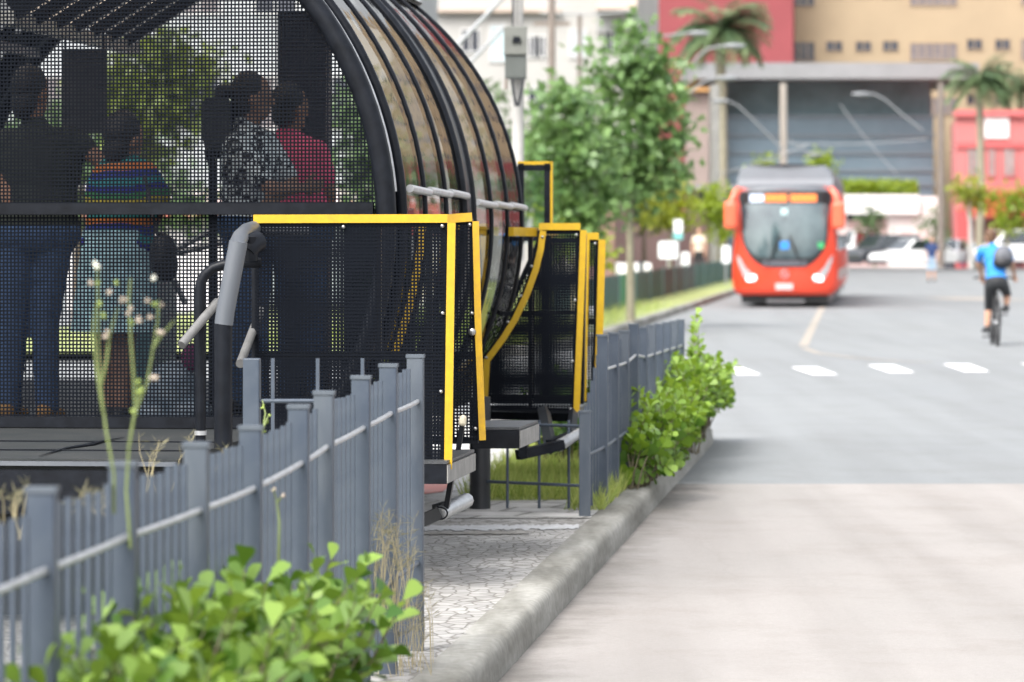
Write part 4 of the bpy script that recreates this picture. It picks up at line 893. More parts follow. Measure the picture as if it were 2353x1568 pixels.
def bus():
    Y = 88.0; g = G(1803, 708, RZ); g = Vector((P(1803, 600, Y).x, Y, RZ))
    b = thing('bus', 'bright red city bus with grey roof pod coming towards the station', 'bus', tuple(g), -TH)
    L = 18.0; fy = lambda x, z: .30 * (abs(x) / 1.2) ** 3 + max(0, z - 1.0) ** 2 * .045 + max(0, .55 - z) * .12
    out = smooth_poly([(0, .29), (.75, .29), (1.10, .32), (1.20, .60), (1.19, 1.2), (1.15, 1.9), (1.12, 2.6), (1.05, 2.78), (.6, 2.80), (0, 2.80), (-.6, 2.80), (-1.05, 2.78), (-1.12, 2.6), (-1.15, 1.9), (-1.19, 1.2), (-1.20, .60), (-1.10, .32), (-.75, .29)], 5)
    mb = MB(); rows = patch(out, (0, 1.5), fy, 0, 8); back = [Vector((x, L, z)) for x, z in out]
    mb.grid([back] + rows, True, True); mb.add(back, [tuple(range(len(back)))]); mb.build('body', RED, b, local=True)
    ws = smooth_poly([(-1.00, 2.66), (0, 2.68), (1.00, 2.66), (1.00, 2.2), (.99, 1.7), (.93, 1.40), (.72, 1.10), (.46, .945), (0, .92), (-.46, .945), (-.72, 1.10), (-.93, 1.40), (-.99, 1.7), (-1.00, 2.2)], 6)
    mb = MB(); mb.grid(patch(ws, (0, 1.8), fy, -.012, 8), True, True); wn = mb.build('windscreen_surround', BLK, b, local=True)
    gl = smooth_poly([(-.95, 2.36), (0, 2.38), (.95, 2.36), (.955, 2.0), (.94, 1.7), (.87, 1.42), (.68, 1.20), (.40, 1.14), (0, 1.13), (-.40, 1.14), (-.68, 1.20), (-.87, 1.42), (-.94, 1.7), (-.955, 2.0)], 6)
    mb = MB(); mb.grid(patch(gl, (0, 1.8), fy, -.024, 8), True, True)
    m = mat('bus_windscreen', (.018, .036, .048), .08, spec=.9, coat=1, scale=1.3, col2=(.085, .125, .135))
    mb.build('windscreen', m, wn, local=True)
    MB().bar((0, fy(0, 1.6) - .035, 1.15), (0, fy(0, 2.3) - .035, 2.35), .016, .006, (0, 1, 0)).build('centre_seal', BLK, wn, local=True)
    # destination display: amber letters too blurred to read, kept as broken amber blocks
    AMB = bpy.data.materials.new('amber_display'); AMB.use_nodes = True; q = AMB.node_tree.nodes['Principled BSDF']; q.inputs['Base Color'].default_value = (.5, .12, .02, 1); q.inputs['Emission Color'].default_value = (1, .26, .05, 1); q.inputs['Emission Strength'].default_value = .55
    WHD = bpy.data.materials.new('white_display'); WHD.use_nodes = True; q = WHD.node_tree.nodes['Principled BSDF']; q.inputs['Base Color'].default_value = (.4, .45, .55, 1); q.inputs['Emission Color'].default_value = (.7, .8, 1, 1); q.inputs['Emission Strength'].default_value = .45
    def disp(x0, x1, m):
        mb = MB(); rr = random.Random(int(x0 * 100)); x = x0
        while x < x1:
            wd = rr.uniform(.04, .065); mb.box(x, x + wd * .8, fy(x, 2.5) - .035, fy(x, 2.5) - .025, 2.43, 2.60); x += wd
        return mb.build('display', m, wn, local=True)
    disp(-.45, .05, AMB); disp(.13, .70, AMB); disp(-.80, -.52, WHD)
    for s in (-1, 1):
        hl = smooth_poly([(-1.10, 1.20), (-1.02, 1.12), (-.90, .92), (-.70, .72), (-.66, .62), (-.74, .59), (-.88, .64), (-.98, .80), (-1.06, 1.0)], 5); hl = [(x * -s, z) for x, z in hl]
        mb = MB(); mb.grid(patch(hl, (-.90 * -s, .84), fy, -.018, 4), True, True); h = mb.build('headlight', mat('headlamp_housing', (.35, .35, .36), .2, coat=1, vary=.3, scale=9), b, local=True)
        la = rrect(-.10, .10, -.055, .055, .05); la = [(x * 1.15 + z * -.3 * s * -1 + .765 * s, z * 1.1 - x * .32 * s + .675) for x, z in la]
        lm = bpy.data.materials.new('headlamp_lit'); lm.use_nodes = True; q = lm.node_tree.nodes['Principled BSDF']; q.inputs['Base Color'].default_value = (.9, .9, .9, 1); q.inputs['Emission Color'].default_value = (1, 1, 1, 1); q.inputs['Emission Strength'].default_value = .5
        mb = MB(); mb.grid(patch(la, (.765 * s, .675), fy, -.03, 3), True, True); mb.build('lamp', lm, h, local=True)
        mb = MB().box(s * 1.235 - .15, s * 1.235 + .15, -.12, .10, 1.80, 2.44); o = mb.build('mirror', REDM, b, local=True); bevel(o, .09, 4)
        MB().tube([(s * 1.06, .12, 2.72), (s * 1.14, .0, 2.62), (s * 1.22, -.03, 2.40)], .07, 10).build('mirror_arm', REDM, o, local=True)
        MB().box(s * 1.235 - .12, s * 1.235 + .12, .10, .125, 1.86, 2.38).build('mirror_glass', GALV, o, local=True)
        mb = MB(); p0, p1 = (s * .30, fy(.3, 1.16) - .05, 1.16), (s * .09, fy(.1, 1.62) - .05, 1.62)
        mb.tube([(s * .42, fy(.4, 1.0) - .04, 1.0), p0, p1], .016, 6).bar((s * .12, fy(.1, 1.3) - .055, 1.70), (s * .30, fy(.3, 1.3) - .055, 1.20), .03, .02); mb.build('wiper', BLK, b, local=True)
        for y in (2.6, 8.2, 14.6):
            mb = MB(); mb.lathe((s * 1.17 - s * .28, y, .48), [(.30, 0), (.44, 0), (.48, .04), (.48, .24), (.44, .28), (.30, .28)], (s, 0, 0), 24); wl = mb.build('wheel', TYRE, b, local=True)
            MB().lathe((s * 1.17 - s * .02, y, .48), [(.001, .0), (.12, .02), (.28, -.02), (.29, -.06)], (s, 0, 0), 20).build('rim', GALV, wl, local=True)
        mb = MB(); 
        for k in range(9): mb.box(*sorted((s * 1.158, s * 1.185)), 1.5 + k * 1.75, 3.1 + k * 1.75, 1.25, 2.35)
        mb.build('side_window', BGL, b, local=True)
        mb = MB(); mb.box(*sorted((s * 1.18, s * 1.212)), 1.3, 17.6, .62, .86); mb.build('side_stripe', mat('bus_side_grey', (.42, .34, .31), .4), b, local=True)
    # roof pod
    pod = [(-1.09, 2.76), (-1.10, 2.95), (-1.03, 3.18), (-.92, 3.27), (0, 3.30), (.92, 3.27), (1.03, 3.18), (1.10, 2.95), (1.09, 2.76)]
    mb = MB(); fr = [Vector((x, .18 + (z - 2.76) * .5 + .15 * abs(x) ** 3, z)) for x, z in pod]; bk = [Vector((x, L - .2, z)) for x, z in pod]
    mb.grid([fr, bk], False); mb.add(fr, [tuple(range(len(fr)))[::-1]]); mb.add(bk, [tuple(range(len(bk)))]); o = mb.build('roof_pod', GREYR, b, local=True)
    mb = MB(); c = smooth_poly([(-1.04, 2.68), (0, 2.70), (1.04, 2.68), (1.05, 2.79), (0, 2.84), (-1.05, 2.79)], 5); mb.grid(patch(c, (0, 2.75), fy, -.016, 3), True, True); mb.build('brow', mat('bus_brow', (.13, .14, .16), .4), b, local=True)
    # emblem, plate, lower grille, bumper gap
    mb = MB(); mb.tube([(.085 * math.cos(a), fy(0, .76) - .03, .77 + .085 * math.sin(a)) for a in [i * .2618 for i in range(25)]], .010, 6)
    for a in (90, 210, 330): mb.bar((0, fy(0, .76) - .03, .77), (.08 * math.cos(R(a)), fy(0, .76) - .03, .77 + .08 * math.sin(R(a))), .014, .012)
    mb.build('emblem', GALV, b, local=True)
    MB().box(-.21, .19, fy(0, .48) - .03, fy(0, .48) - .012, .41, .56).build('number_plate', mat('plate', (.60, .38, .37), .5), b, local=True)
    MB().box(-.50, .50, fy(0, 1.0) - .035, fy(0, 1.0) - .014, .955, 1.08).build('wiper_grille', mat('bus_grille', (.07, .07, .085), .5), b, local=True)
    MB().box(-1.0, 1.0, .35, L - .4, .10, .30).build('chassis', BLK, b, local=True)
    MB().box(-.42, .45, .25, .34, .10, .20).build('tow_plate', mat('tow_grey', (.22, .22, .23), .5), b, local=True)
    MB().box(-.10, .10, fy(0, 1.3) - .034, fy(0, 1.3) - .026, 1.34, 1.52).build('blue_sticker', mat('sticker_blue', (.02, .20, .55), .5), wn, local=True)
    MB().box(-.08, .06, fy(0, 2.2) - .034, fy(0, 2.2) - .026, 2.13, 2.27).build('mirror_inside', mat('pale_teal', (.45, .62, .62), .4), wn, local=True)
    MB().box(.75, .90, fy(.8, 1.4) - .034, fy(.8, 1.4) - .026, 1.36, 1.50).build('green_sticker', mat('sticker_green', (.03, .30, .10), .5), wn, local=True)
bus()
# ---------------------------------------------------------------- cyclist
Yc_ = 57.2; bx = P(2292, 795, Yc_)
bk = thing('bicycle', 'dark bicycle seen from behind under the rider in blue', 'bicycle', (bx.x, bx.y, RZ), -.05)
BKM = mat('bicycle_black', (.02, .02, .022), .4)
for y, nm in ((0, 'rear'), (1.05, 'front')):
    w_ = MB().tube([(0, y + .34 * math.cos(a), .345 + .34 * math.sin(a)) for a in [i * math.pi / 16 for i in range(33)]], .022, 8).build('wheel', TYRE, bk, local=True)
    mb = MB().tube([(-.05, y, .345), (.05, y, .345)], .03, 8)
    for i in range(12): a = i * math.pi / 6; mb.tube([(0, y, .345), (0, y + .33 * math.cos(a), .345 + .33 * math.sin(a))], .0022, 4, False)
    mb.build('spokes', GALV, w_, local=True)
mb = MB(); sd_ = (0, .30, .88); bbk = (0, .45, .29); hdt = (0, .88, .92)
for a, c_ in ((bbk, sd_), (bbk, (0, .90, .70)), ((0, .32, .80), hdt), (hdt, (0, .93, .62))): mb.tube([a, c_], .019, 8)
for s in (-1, 1): mb.tube([(s * .055, 0, .345), (s * .03, .42, .29)], .011, 6).tube([(s * .055, 0, .345), (s * .03, .31, .80)], .010, 6).tube([(s * .05, 1.05, .345), (s * .045, .94, .62)], .014, 6)
mb.build('frame', BKM, bk, local=True)
MB().tube([(0, .30, .86), (0, .285, .95)], .014, 8).ball((0, .26, .97), (.075, .13, .035)).build('saddle', BKM, bk, local=True)
MB().tube([(-.29, .84, 1.0), (-.20, .90, 1.01), (0, .92, 1.0), (.20, .90, 1.01), (.29, .84, 1.0)], .014, 8).tube([(0, .89, .92), (0, .92, 1.0)], .016, 8).build('handlebar', BKM, bk, local=True)
MB().tube([(-.08, .45, .29), (-.08, .50, .12), (-.19, .50, .12)], .014, 6).tube([(.08, .45, .29), (.08, .40, .46), (.19, .40, .46)], .014, 6).lathe((.05, .45, .29), [(.01, 0), (.09, 0), (.09, .006), (.01, .006)], (1, 0, 0), 18).build('crank', BKM, bk, local=True)
BLUE = mat('blue_cotton', (.02, .20, .55), .75, vary=.12, scale=5, bump=.1); BSH = mat('black_shorts', (.02, .022, .025), .8)
person('cyclist in a bright blue t-shirt and black shorts riding away with a backpack',
    JX(Yc_, dict(head=(2275, 545, .55), neck=(2280, 567, .50), shL=(2254, 578, .50), shR=(2316, 578, .50), elL=(2248, 606, .62), wrL=(2256, 634, .82), elR=(2326, 606, .62), wrR=(2330, 630, .82), pelvis=(2290, 648, .27), hipL=(2276, 655, .27), hipR=(2304, 655, .27), knL=(2272, 704, .50), knR=(2314, 676, .62), anL=(2268, 754, .48), anR=(2312, 706, .38))),
    (-.25, .95, -.05), SKIN2, BLUE, BSH, SHOE, mat('brown_hair', (.10, .05, .025), .6), leglen=.55, sleeve=.6, slim=1.0)
pk = thing('backpack', 'grey and black backpack on the back of the cyclist in blue', 'backpack', tuple(P(2308, 615, Yc_ + .2)))
c = MB(); c.ball(P(2306, 590, Yc_ + .25), (.15, .11, .17)); remesh(c.build('pack', mat('pack_grey', (.10, .105, .12), .7, vary=.2, scale=8), pk), .02, 3)
c = MB(); c.ball(P(2304, 603, Yc_ + .22), (.155, .11, .10)); remesh(c.build('lower_pocket', BAG, pk), .02, 3)
# pedestrians far off
NAVY = mat('navy_cotton', (.02, .04, .12), .85); LBL = mat('pale_blue_cotton', (.30, .40, .50), .85); CREAM = mat('cream_cotton', (.60, .50, .40), .85); DKT = mat('dark_cloth', (.03, .03, .035), .85); REDC = mat('red_cloth', (.45, .06, .05), .85)
def walker(label, u, v0, h, Y, shirt, legs, skin=SKIN2, skirt=None, leglen=1.0, sp=8, group='people walking in the distance', face=(0, -1, 0)):
    f = lambda x, z, d=0: (u + x * h, v0 - z * h, d)
    kk = h / FPX * Y / 1.7
    return person(label, JX(Y, dict(head=f(0, .93), neck=f(0, .85), shL=f(.10, .80), shR=f(-.10, .80), elL=f(.14, .64), wrL=f(.12, .52, -.1), elR=f(-.14, .64), wrR=f(-.12, .52, -.1), pelvis=f(0, .52), hipL=f(.05, .50), hipR=f(-.05, .50), knL=f(.055, .28), knR=f(-.06, .28), anL=f(.06, .045), anR=f(-.07, .045))), face, skin, shirt, legs, SHOE, HAIR, k=kk, vs=.02, leglen=leglen, group=group)
walker('pedestrian in a navy t-shirt and pale shorts walking on the far road', 2141, 648, 104, 140, NAVY, LBL, leglen=.5)
walker('distant pedestrian in dark blue beside the red shop wall', 2212, 616, 62, 195, NAVY, NAVY)
walker('distant pedestrian in grey by the parked white van', 2236, 616, 66, 193, LBL, DKT)
walker('pedestrian in a cream top beside the green mesh fence', 1606, 640, 116, 124, CREAM, DKT, face=(.3, -1, 0))
# ---------------------------------------------------------------- parked cars
CGL = mat('car_glass', (.02, .026, .03), .06, spec=.8, coat=1)
def car(label, x, Y, rz, paint, kind=0):
    c = thing('parked_car', label, 'car', (x, Y, RZ + .02), rz, group='cars parked beyond the road'); H = (1.5, 1.72, 1.95)[kind]
    prof = [[(-2.0, .35), (-2.05, .62), (-1.95, .80), (-1.0, .95), (1.55, 1.0), (1.98, .92), (2.05, .6), (2.0, .35)], [(-2.1, .4), (-2.15, .75), (-2.05, .98), (-1.1, 1.08), (1.8, 1.12), (2.12, 1.0), (2.15, .6), (2.1, .4)], [(-2.2, .4), (-2.25, .8), (-2.1, 1.0), (-1.6, 1.2), (2.2, 1.2), (2.25, 1.0), (2.25, .6), (2.2, .4)]][kind]
    ch = [[(-1.05, .94), (-.35, H), (1.1, H), (1.72, 1.0)], [(-1.15, 1.07), (-.55, H), (1.75, H), (2.05, 1.1)], [(-1.75, 1.19), (-1.1, H), (2.1, H), (2.22, 1.19)]][kind]
    mb = MB(); mb.prism([(a, -.84, z) for a, z in prof], (0, 1.68, 0)); o = mb.build('body', paint, c, local=True); bevel(o, .10, 3)
    mb = MB(); n = len(ch); A = [Vector((a, -.78 + (.14 if z > 1.3 else 0), z)) for a, z in ch]; B = [Vector((p.x, -p.y, p.z)) for p in A]
    mb.add(A + B, [tuple(range(n)), tuple(range(n, 2 * n))[::-1]] + [(i + 1, i, i + n, i + 1 + n) for i in range(n - 1)]); o = mb.build('cabin', paint, c, local=True); bevel(o, .06, 2)
    def inset(pts, f): ce = sum(pts, Vector()) / len(pts); return [ce + (p - ce) * f for p in pts]
    for q, nn in ((A, (0, -1, .2)), (B, (0, 1, .2))): MB().prism(inset(q, .86), Vector(nn).normalized() * .012).build('side_window', CGL, c, local=True)
    for i in (0, n - 2):
        q = [A[i], A[i + 1], B[i + 1], B[i]]; nr = (q[1] - q[0]).cross(q[2] - q[0]).normalized(); nr = nr if (nr.x < 0) == (i == 0) else -nr
        MB().prism(inset(q, .88), nr * .012).build('windscreen', CGL, c, local=True)
    for xx in (-1.3, 1.3):
        for s in (-1, 1):
            wl = MB().lathe((xx, s * .68, .33), [(.2, 0), (.31, 0), (.33, .03), (.33, .17), (.31, .2), (.2, .2)], (0, s, 0), 18).build('wheel', TYRE, c, local=True); MB().lathe((xx, s * .87, .33), [(.001, .0), (.20, .0), (.21, -.03)], (0, s, 0), 14).build('rim', GALV, wl, local=True)
    for s in (-1, 1): MB().ball((prof[2][0] + .06, s * .62, prof[2][1] - .12), (.10, .16, .08)).build('headlight', mat('car_lamp', (.6, .6, .62), .15, coat=1), c, local=True)
    MB().box(-2.16, -2.0, -.8, .8, .30, .48).build('bumper', DKT, c, local=True)
    return c
CW = mat('car_white', (.75, .75, .75), .3, coat=.6); CD = mat('car_dark', (.045, .05, .058), .3, coat=.6); CS = mat('car_silver', (.45, .47, .5), .3, coat=.6, metal=.3)
def cx(u, Y): return (u - CU) / FPX * Y
car('white van parked just right of the bus', cx(1958, 192), 192, R(62), CW, 2)
car('dark grey suv parked beyond the road, nose to the left', cx(2030, 186), 186, R(35), CD, 1)
car('white hatchback parked between the dark suv and the walker in navy', cx(2098, 184), 184, R(28), CW, 0)
car('silver car parked behind the walker in navy', cx(2178, 188), 188, R(70), CS, 0)
car('large white van parked by the red shop at the right edge', cx(2345, 188), 188, R(15), CW, 2)
# ---------------------------------------------------------------- buildings
def bld(name, label, Y, u0, u1, vtop, m, depth=12, x1=None, ztop=None, cat='building', wname='wall', yaw=0):
    xa, xb = cx(u0, Y), (x1 if x1 is not None else cx(u1, Y)); zt = ztop if ztop else CAMZ - (vtop - HV) / FPX * Y
    b = thing(name, label, cat, ((xa + xb) / 2, Y, RZ)); mb = MB().prism([(xa, Y, RZ - .3), (xb, Y, RZ - .3), (xb + .101 * depth, Y + depth, RZ - .3), (xa + .101 * depth, Y + depth, RZ - .3)], (0, 0, zt - RZ + .3)); mb.build(wname, m, b); b['z'] = 0; del b['z']; return b, xa, xb, zt
WDK = mat('window_dark', (.035, .04, .055), .08, spec=.8, coat=.6, vary=.4, scale=2); WCU = mat('window_curtain', (.20, .17, .165), .4, scale=3, col2=(.10, .09, .10)); FRM = mat('window_frame', (.55, .55, .54), .5)
def win(b, Y, x0, x1, z0, z1, m=WDK, frame=.05, bars=2, fm=FRM):
    mb = MB(); y = Y - .03
    for a in ((x0, x1, z0 - frame, z0), (x0, x1, z1, z1 + frame), (x0 - frame, x0, z0 - frame, z1 + frame), (x1, x1 + frame, z0 - frame, z1 + frame)): mb.box(a[0], a[1], y - .04, Y + .01, a[2], a[3])
    for k in range(1, bars): x = x0 + (x1 - x0) * k / bars; mb.box(x - .025, x + .025, y - .03, Y + .01, z0, z1)
    w_ = mb.build('window', fm, b); MB().box(x0, x1, y - .005, Y + .005, z0, z1).build('pane', m, w_); return w_
zz = lambda v, Y: CAMZ - (v - HV) / FPX * Y
# yellow block with a red wing
YB = 232; OCH = mat('ochre_render', (.33, .255, .165), .85, vary=.06, scale=.4); BRK = mat('red_render', (.22, .048, .053), .85, vary=.07, scale=.5)
bY, xa, xb, zt = bld('apartment_block', 'ochre yellow apartment block with rows of small dark windows at the top right', YB, 1822, 2353, 0, OCH, 14, x1=62, ztop=36, cat='building')
pat = [(1820, 1873, 97, 140, 1), (1897, 1937, 96, 118, 0), (1965, 2003, 96, 118, 0), (2027, 2065, 95, 117, 0), (2090, 2200, 100, 138, 2), (2220, 2258, 91, 114, 0), (2285, 2322, 91, 114, 0), (2345, 2400, 90, 138, 2)]
for fl in range(-1, 6):
    dz = fl * 3.30
    for k in range(3):
        for u0, u1, v0, v1, kd in pat:
            x0, x1 = cx(u0, YB) + k * 15.4, cx(u1, YB) + k * 15.4; z0, z1 = zz(v1, YB) + dz, zz(v0, YB) + dz
            if x1 > 61 or z0 < 6 or (k and kd == 0 and fl > 4) or z1 > 35.5: continue
            win(bY, YB, x0 + .05, x1 - .05, z0, z1, (WDK, WDK, WCU)[kd], .05, (2, 3, 6)[kd], mat('ochre_frame', (.34, .25, .16), .7))
bR, *_ = bld('apartment_block', 'dark red windowless wing rising behind the palm', YB - 4, 1462, 1822, 0, BRK, 16, ztop=30)
MB().box(cx(1462, YB - 4), cx(1822, YB - 4), YB - 4.06, YB - 4.0, zz(-60, YB), zz(-66, YB)).build('joint', mat('joint_dark', (.2, .05, .05), .8), bR)
bQ, qa, qb, qz = bld('apartment_block', 'unseen dark red block added beyond the right edge to redden the station glass reflection', 188, 2600, 2601, 0, BRK, 8, x1=66, ztop=12.5)  # out of view, added so the glass reflects red low down, less ochre
for k in range(7):
    for z0 in (1.2, 4.6, 8.0): win(bQ, 188, qa + 1.5 + k * 4.8, qa + 3.6 + k * 4.8, z0, z0 + 1.7, WDK, .08, 2)
# white slab roof over a dark hall
YS = 214; CON = mat('pale_concrete', (.21, .215, .22), .8, vary=.10, scale=.6)
DKG = mat('hall_glass', (.10, .145, .18), .35, scale=.25, col2=(.145, .20, .24), coat=.2); DKT2 = mat('hall_mullion', (.135, .165, .19), .5)
hall = thing('concrete_hall', 'dark glazed hall under a long pale concrete roof slab behind the bus', 'building', (cx(1900, YS), YS, RZ))
MB().box(cx(1590, YS), cx(2235, YS), YS - 3, YS + 14, zz(186, YS), zz(150, YS)).build('roof', CON, hall)
MB().box(cx(1655, YS), cx(2145, YS), YS, YS + 12, RZ, zz(270, YS)).build('wall', DKG, hall)
mb = MB()
for v in (268, 312, 352, 392, 425): mb.box(cx(1650, YS), cx(2148, YS), YS - .12, YS - .01, zz(v, YS) - .08, zz(v, YS) + .08)
mb.build('mullion', DKT2, hall)
for u in (1655, 2140): MB().box(cx(u, YS) - .22, cx(u, YS) + .22, YS + 2, YS + 2.5, RZ, zz(186, YS)).build('column', CON, hall)
mb = MB().box(cx(1655, YS), cx(2140, YS), YS + 1.0, YS + 1.3, zz(272, YS), zz(187, YS)); mb.build('back_wall', mat('hall_shade', (.15, .215, .235), .7, vary=.35, scale=.4), hall)
bT, *_ = bld('townhouse', 'brownish building end left of the dark hall', YS - 2, 1575, 1652, 300, mat('taupe_render', (.24, .19, .17), .85, vary=.1, scale=.5), 10, ztop=zz(215, YS))
MB().box(cx(1575, YS) - .3, cx(1655, YS) + .2, YS - 2.6, YS + 8, zz(214, YS), zz(205, YS)).build('eave', mat('orange_eave', (.50, .27, .10), .8), bT)
MB().box(cx(1560, YS), cx(1690, YS), YS - 3.2, YS - 2.1, zz(437, YS), zz(428, YS)).build('ledge', CON, bT)
MB().box(cx(1600, YS), cx(1690, YS), YS - 2.15, YS - 1.95, zz(470, YS), zz(440, YS)).build('window', WDK, bT)
# mauve wall along the left side of the road, white posters
MAU = mat('mauve_wall', (.30, .17, .18), .85, vary=.10, scale=.5)
mw = thing('boundary_wall', 'long mauve wall behind the green mesh fence', 'wall', (cx(1590, 150), 150, RZ)); mb = MB().prism([S(-9.6, 120, RZ), S(-9.2, 205, RZ), S(-9.6, 205, RZ), S(-10, 120, RZ)], Z * 2.65); mb.build('wall', MAU, mw)
mb = MB().bar(S(-9.8, 120, 2.57), S(-9.4, 205, 2.57), .5, .09); mb.build('coping', mat('mauve_coping', (.40, .27, .27), .8), mw)
pw = thing('kiosk', 'white painted kiosk with dark openings behind the trees', 'kiosk', (cx(1450, 104), 104, 0))
MB().box(cx(1392, 104), cx(1497, 104), 104, 107, 0, zz(610, 104) + .05).build('wall', WHITEP, pw); MB().box(cx(1380, 104), cx(1412, 104), 103.9, 106, 0, 2.3).build('side_wall', mat('kiosk_brown', (.20, .12, .10), .8), pw)
for u in (1405, 1440, 1468): MB().box(cx(u, 104), cx(u + 9, 104), 103.93, 104.02, .3, zz(600, 104)).build('opening', WDK, pw)
# posters / street signs blurred white
def sign(label, u, v, wd, h, Y, m, postm=GALV, base=None):
    s_ = thing('street_sign', label, 'sign', (cx(u, Y), Y, 0), group='signs by the mauve wall'); zc = zz(v, Y); a = wd / FPX * Y / 2; b_ = h / FPX * Y / 2
    MB().tube([(cx(u, Y), Y, 0), (cx(u, Y), Y, zc + b_)], .03, 8).build('post', postm, s_); mb = MB(); mb.prism([(cx(u, Y) + x * a, Y - .05, zc + z * b_) for x, z in rrect(-1, 1, -1, 1, .25, 3)], (0, .03, 0)); mb.build('plate', m, s_); return s_
SW = mat('sign_white', (.72, .74, .75), .5); ST = mat('sign_teal', (.15, .42, .42), .5)
sign('white sign plate hanging in front of the mauve wall', 1535, 575, 44, 40, 118, SW); sign('small white sign low on the mauve wall', 1575, 597, 18, 34, 116, SW); sign('pale sign with a teal lower half', 1558, 520, 20, 30, 114, SW); sign('small teal sign plate under the pale one', 1558, 543, 22, 14, 113.5, ST)
sign('small white and red sign just left of the bus', 1668, 585, 20, 40, 120, SW)
# white low shop and car park wall
YW = 206
bW, *_ = bld('low_shop', 'low white shop with a broad blank fascia right of the bus', YW, 1925, 2170, 505, mat('shop_pink', (.52, .37, .35), .8, vary=.08, scale=.6), 10, ztop=zz(500, YW))
MB().box(cx(1925, YW), cx(2108, YW), YW - .8, YW + .0, zz(492, YW), zz(448, YW)).build('fascia', WHITEP, bW)
MB().box(cx(2040, YW), cx(2165, YW), YW - .3, YW + 6, RZ, zz(452, YW)).build('white_wall', mat('shop_white', (.66, .63, .61), .8, vary=.05), bW)
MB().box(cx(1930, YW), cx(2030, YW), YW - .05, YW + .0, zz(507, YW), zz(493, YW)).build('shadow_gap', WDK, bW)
for u in (2068, 2105): MB().box(cx(u, YW), cx(u + 26, YW), YW - .36, YW - .3, zz(572, YW), zz(528, YW)).build('shutter', mat('shutter_pink', (.60, .48, .46), .7), bW)
# red corner shop
YR = 196; PRED = mat('salmon_render', (.48, .165, .16), .85, vary=.06, scale=.5); RD = mat('shop_red', (.50, .035, .04), .6)
bS, xa, xb, zt = bld('corner_shop', 'salmon pink two storey corner shop with a red awning at the right edge', YR, 2196, 2353, 268, PRED, 18, x1=52)
MB().box(xa - .1, xb, YR - .25, YR + .4, zt, zt + .35).build('parapet', mat('parapet_red', (.50, .13, .13), .8), bS)
MB().box(cx(2198, YR), xb, YR - .12, YR + .0, zz(340, YR), zz(328, YR)).build('cornice', mat('cornice_red', (.48, .11, .11), .8), bS)
for k, (u0, u1) in enumerate(((2224, 2244), (2272, 2286), (2308, 2330), (2372, 2392), (2420, 2440), (2480, 2500), (2560, 2580), (2640, 2660), (2720, 2745))): win(bS, YR, cx(u0, YR), cx(u1, YR), zz(404, YR), zz(342, YR), mat('pane_pale', (.28, .29, .28), .2, vary=.3, scale=1), .06, 2, mat('red_frame', (.45, .12, .12), .7))
MB().box(cx(2262, YR), cx(2318, YR) , YR - .10, YR - .02, zz(318, YR), zz(262, YR)).build('white_sign', WHITEP, bS)
mb = MB(); mb.add([(cx(2215, YR), YR - 2.2, zz(488, YR)), (xb, YR - 2.2, zz(488, YR)), (xb, YR - .02, zz(440, YR)), (cx(2245, YR), YR - .02, zz(440, YR)), (cx(2215, YR), YR - 2.2, zz(500, YR)), (xb, YR - 2.2, zz(500, YR))], [(0, 1, 2, 3), (4, 5, 1, 0)]); mb.build('awning', RD, bS)
MB().box(cx(2196, YR), cx(2225, YR), YR - .3, YR + .0, RZ, zz(480, YR)).build('pier', mat('pier_red', (.50, .09, .09), .7), bS)
for u0, u1 in ((2232, 2290), (2305, 2352), (2380, 2460), (2500, 2600)): MB().box(cx(u0, YR), cx(u1, YR), YR - .06, YR + .0, RZ + .1, zz(505, YR)).build('doorway', mat('doorway_dark', (.12, .035, .04), .6), bS)
MB().box(cx(2170, YR), cx(2196, YR), YR + .5, YR + 3, RZ, zz(560, YR)).build('side_door', WDK, bS)
# cream buildings on the left
YC = 150; CRM = mat('cream_render', (.40, .39, .37), .85, vary=.07, scale=.4); CRB = mat('beige_band', (.42, .34, .28), .85)
bC, xa, xb, zt = bld('apartment_block', 'cream apartment block with pale windows behind the utility poles', YC, 1000, 1462, 0, CRM, 14, ztop=15)
for v0, v1 in ((22, 30), (345, 352)): MB().box(xa, cx(1290, YC), YC - .35, YC + .0, zz(v1, YC), zz(v0, YC)).build('ledge', CRB, bC)
for u0, u1, v0, v1, m_ in ((1062, 1100, 70, 118, WDK), (1128, 1160, 60, 140, mat('pane_blue', (.42, .52, .55), .15, coat=.5)), (1215, 1232, 85, 130, WDK), (1236, 1252, 85, 130, WDK), (1060, 1100, 200, 262, WDK), (1215, 1250, 205, 262, WDK), (1310, 1345, 70, 130, mat('pane_pale2', (.45, .48, .50), .2)), (1390, 1425, 60, 120, WDK), (1310, 1345, 205, 262, WDK)): win(bC, YC, cx(u0, YC), cx(u1, YC), zz(v1, YC), zz(v0, YC), m_, .06, 2)
MB().box(cx(1370, YC), cx(1462, YC), YC - 1.2, YC - .0, zz(26, YC), zz(-10, YC)).build('balcony', mat('balcony_pink', (.55, .44, .38), .8), bC)
MB().box(cx(1372, YC), cx(1462, YC), YC - .2, YC - .0, zz(75, YC), zz(27, YC)).build('recess', mat('recess_grey', (.33, .33, .33), .8), bC)
bO, *_ = bld('townhouse', 'orange rendered house edge behind the station roof', YC + 6, 900, 1010, 0, mat('orange_render', (.55, .30, .19), .85, vary=.1, scale=.5), 8, ztop=14)
MB().box(cx(900, YC + 6), cx(1010, YC + 6), YC + 5.8, YC + 6.0, zz(12, YC), zz(6, YC)).build('ledge', CRB, bO)
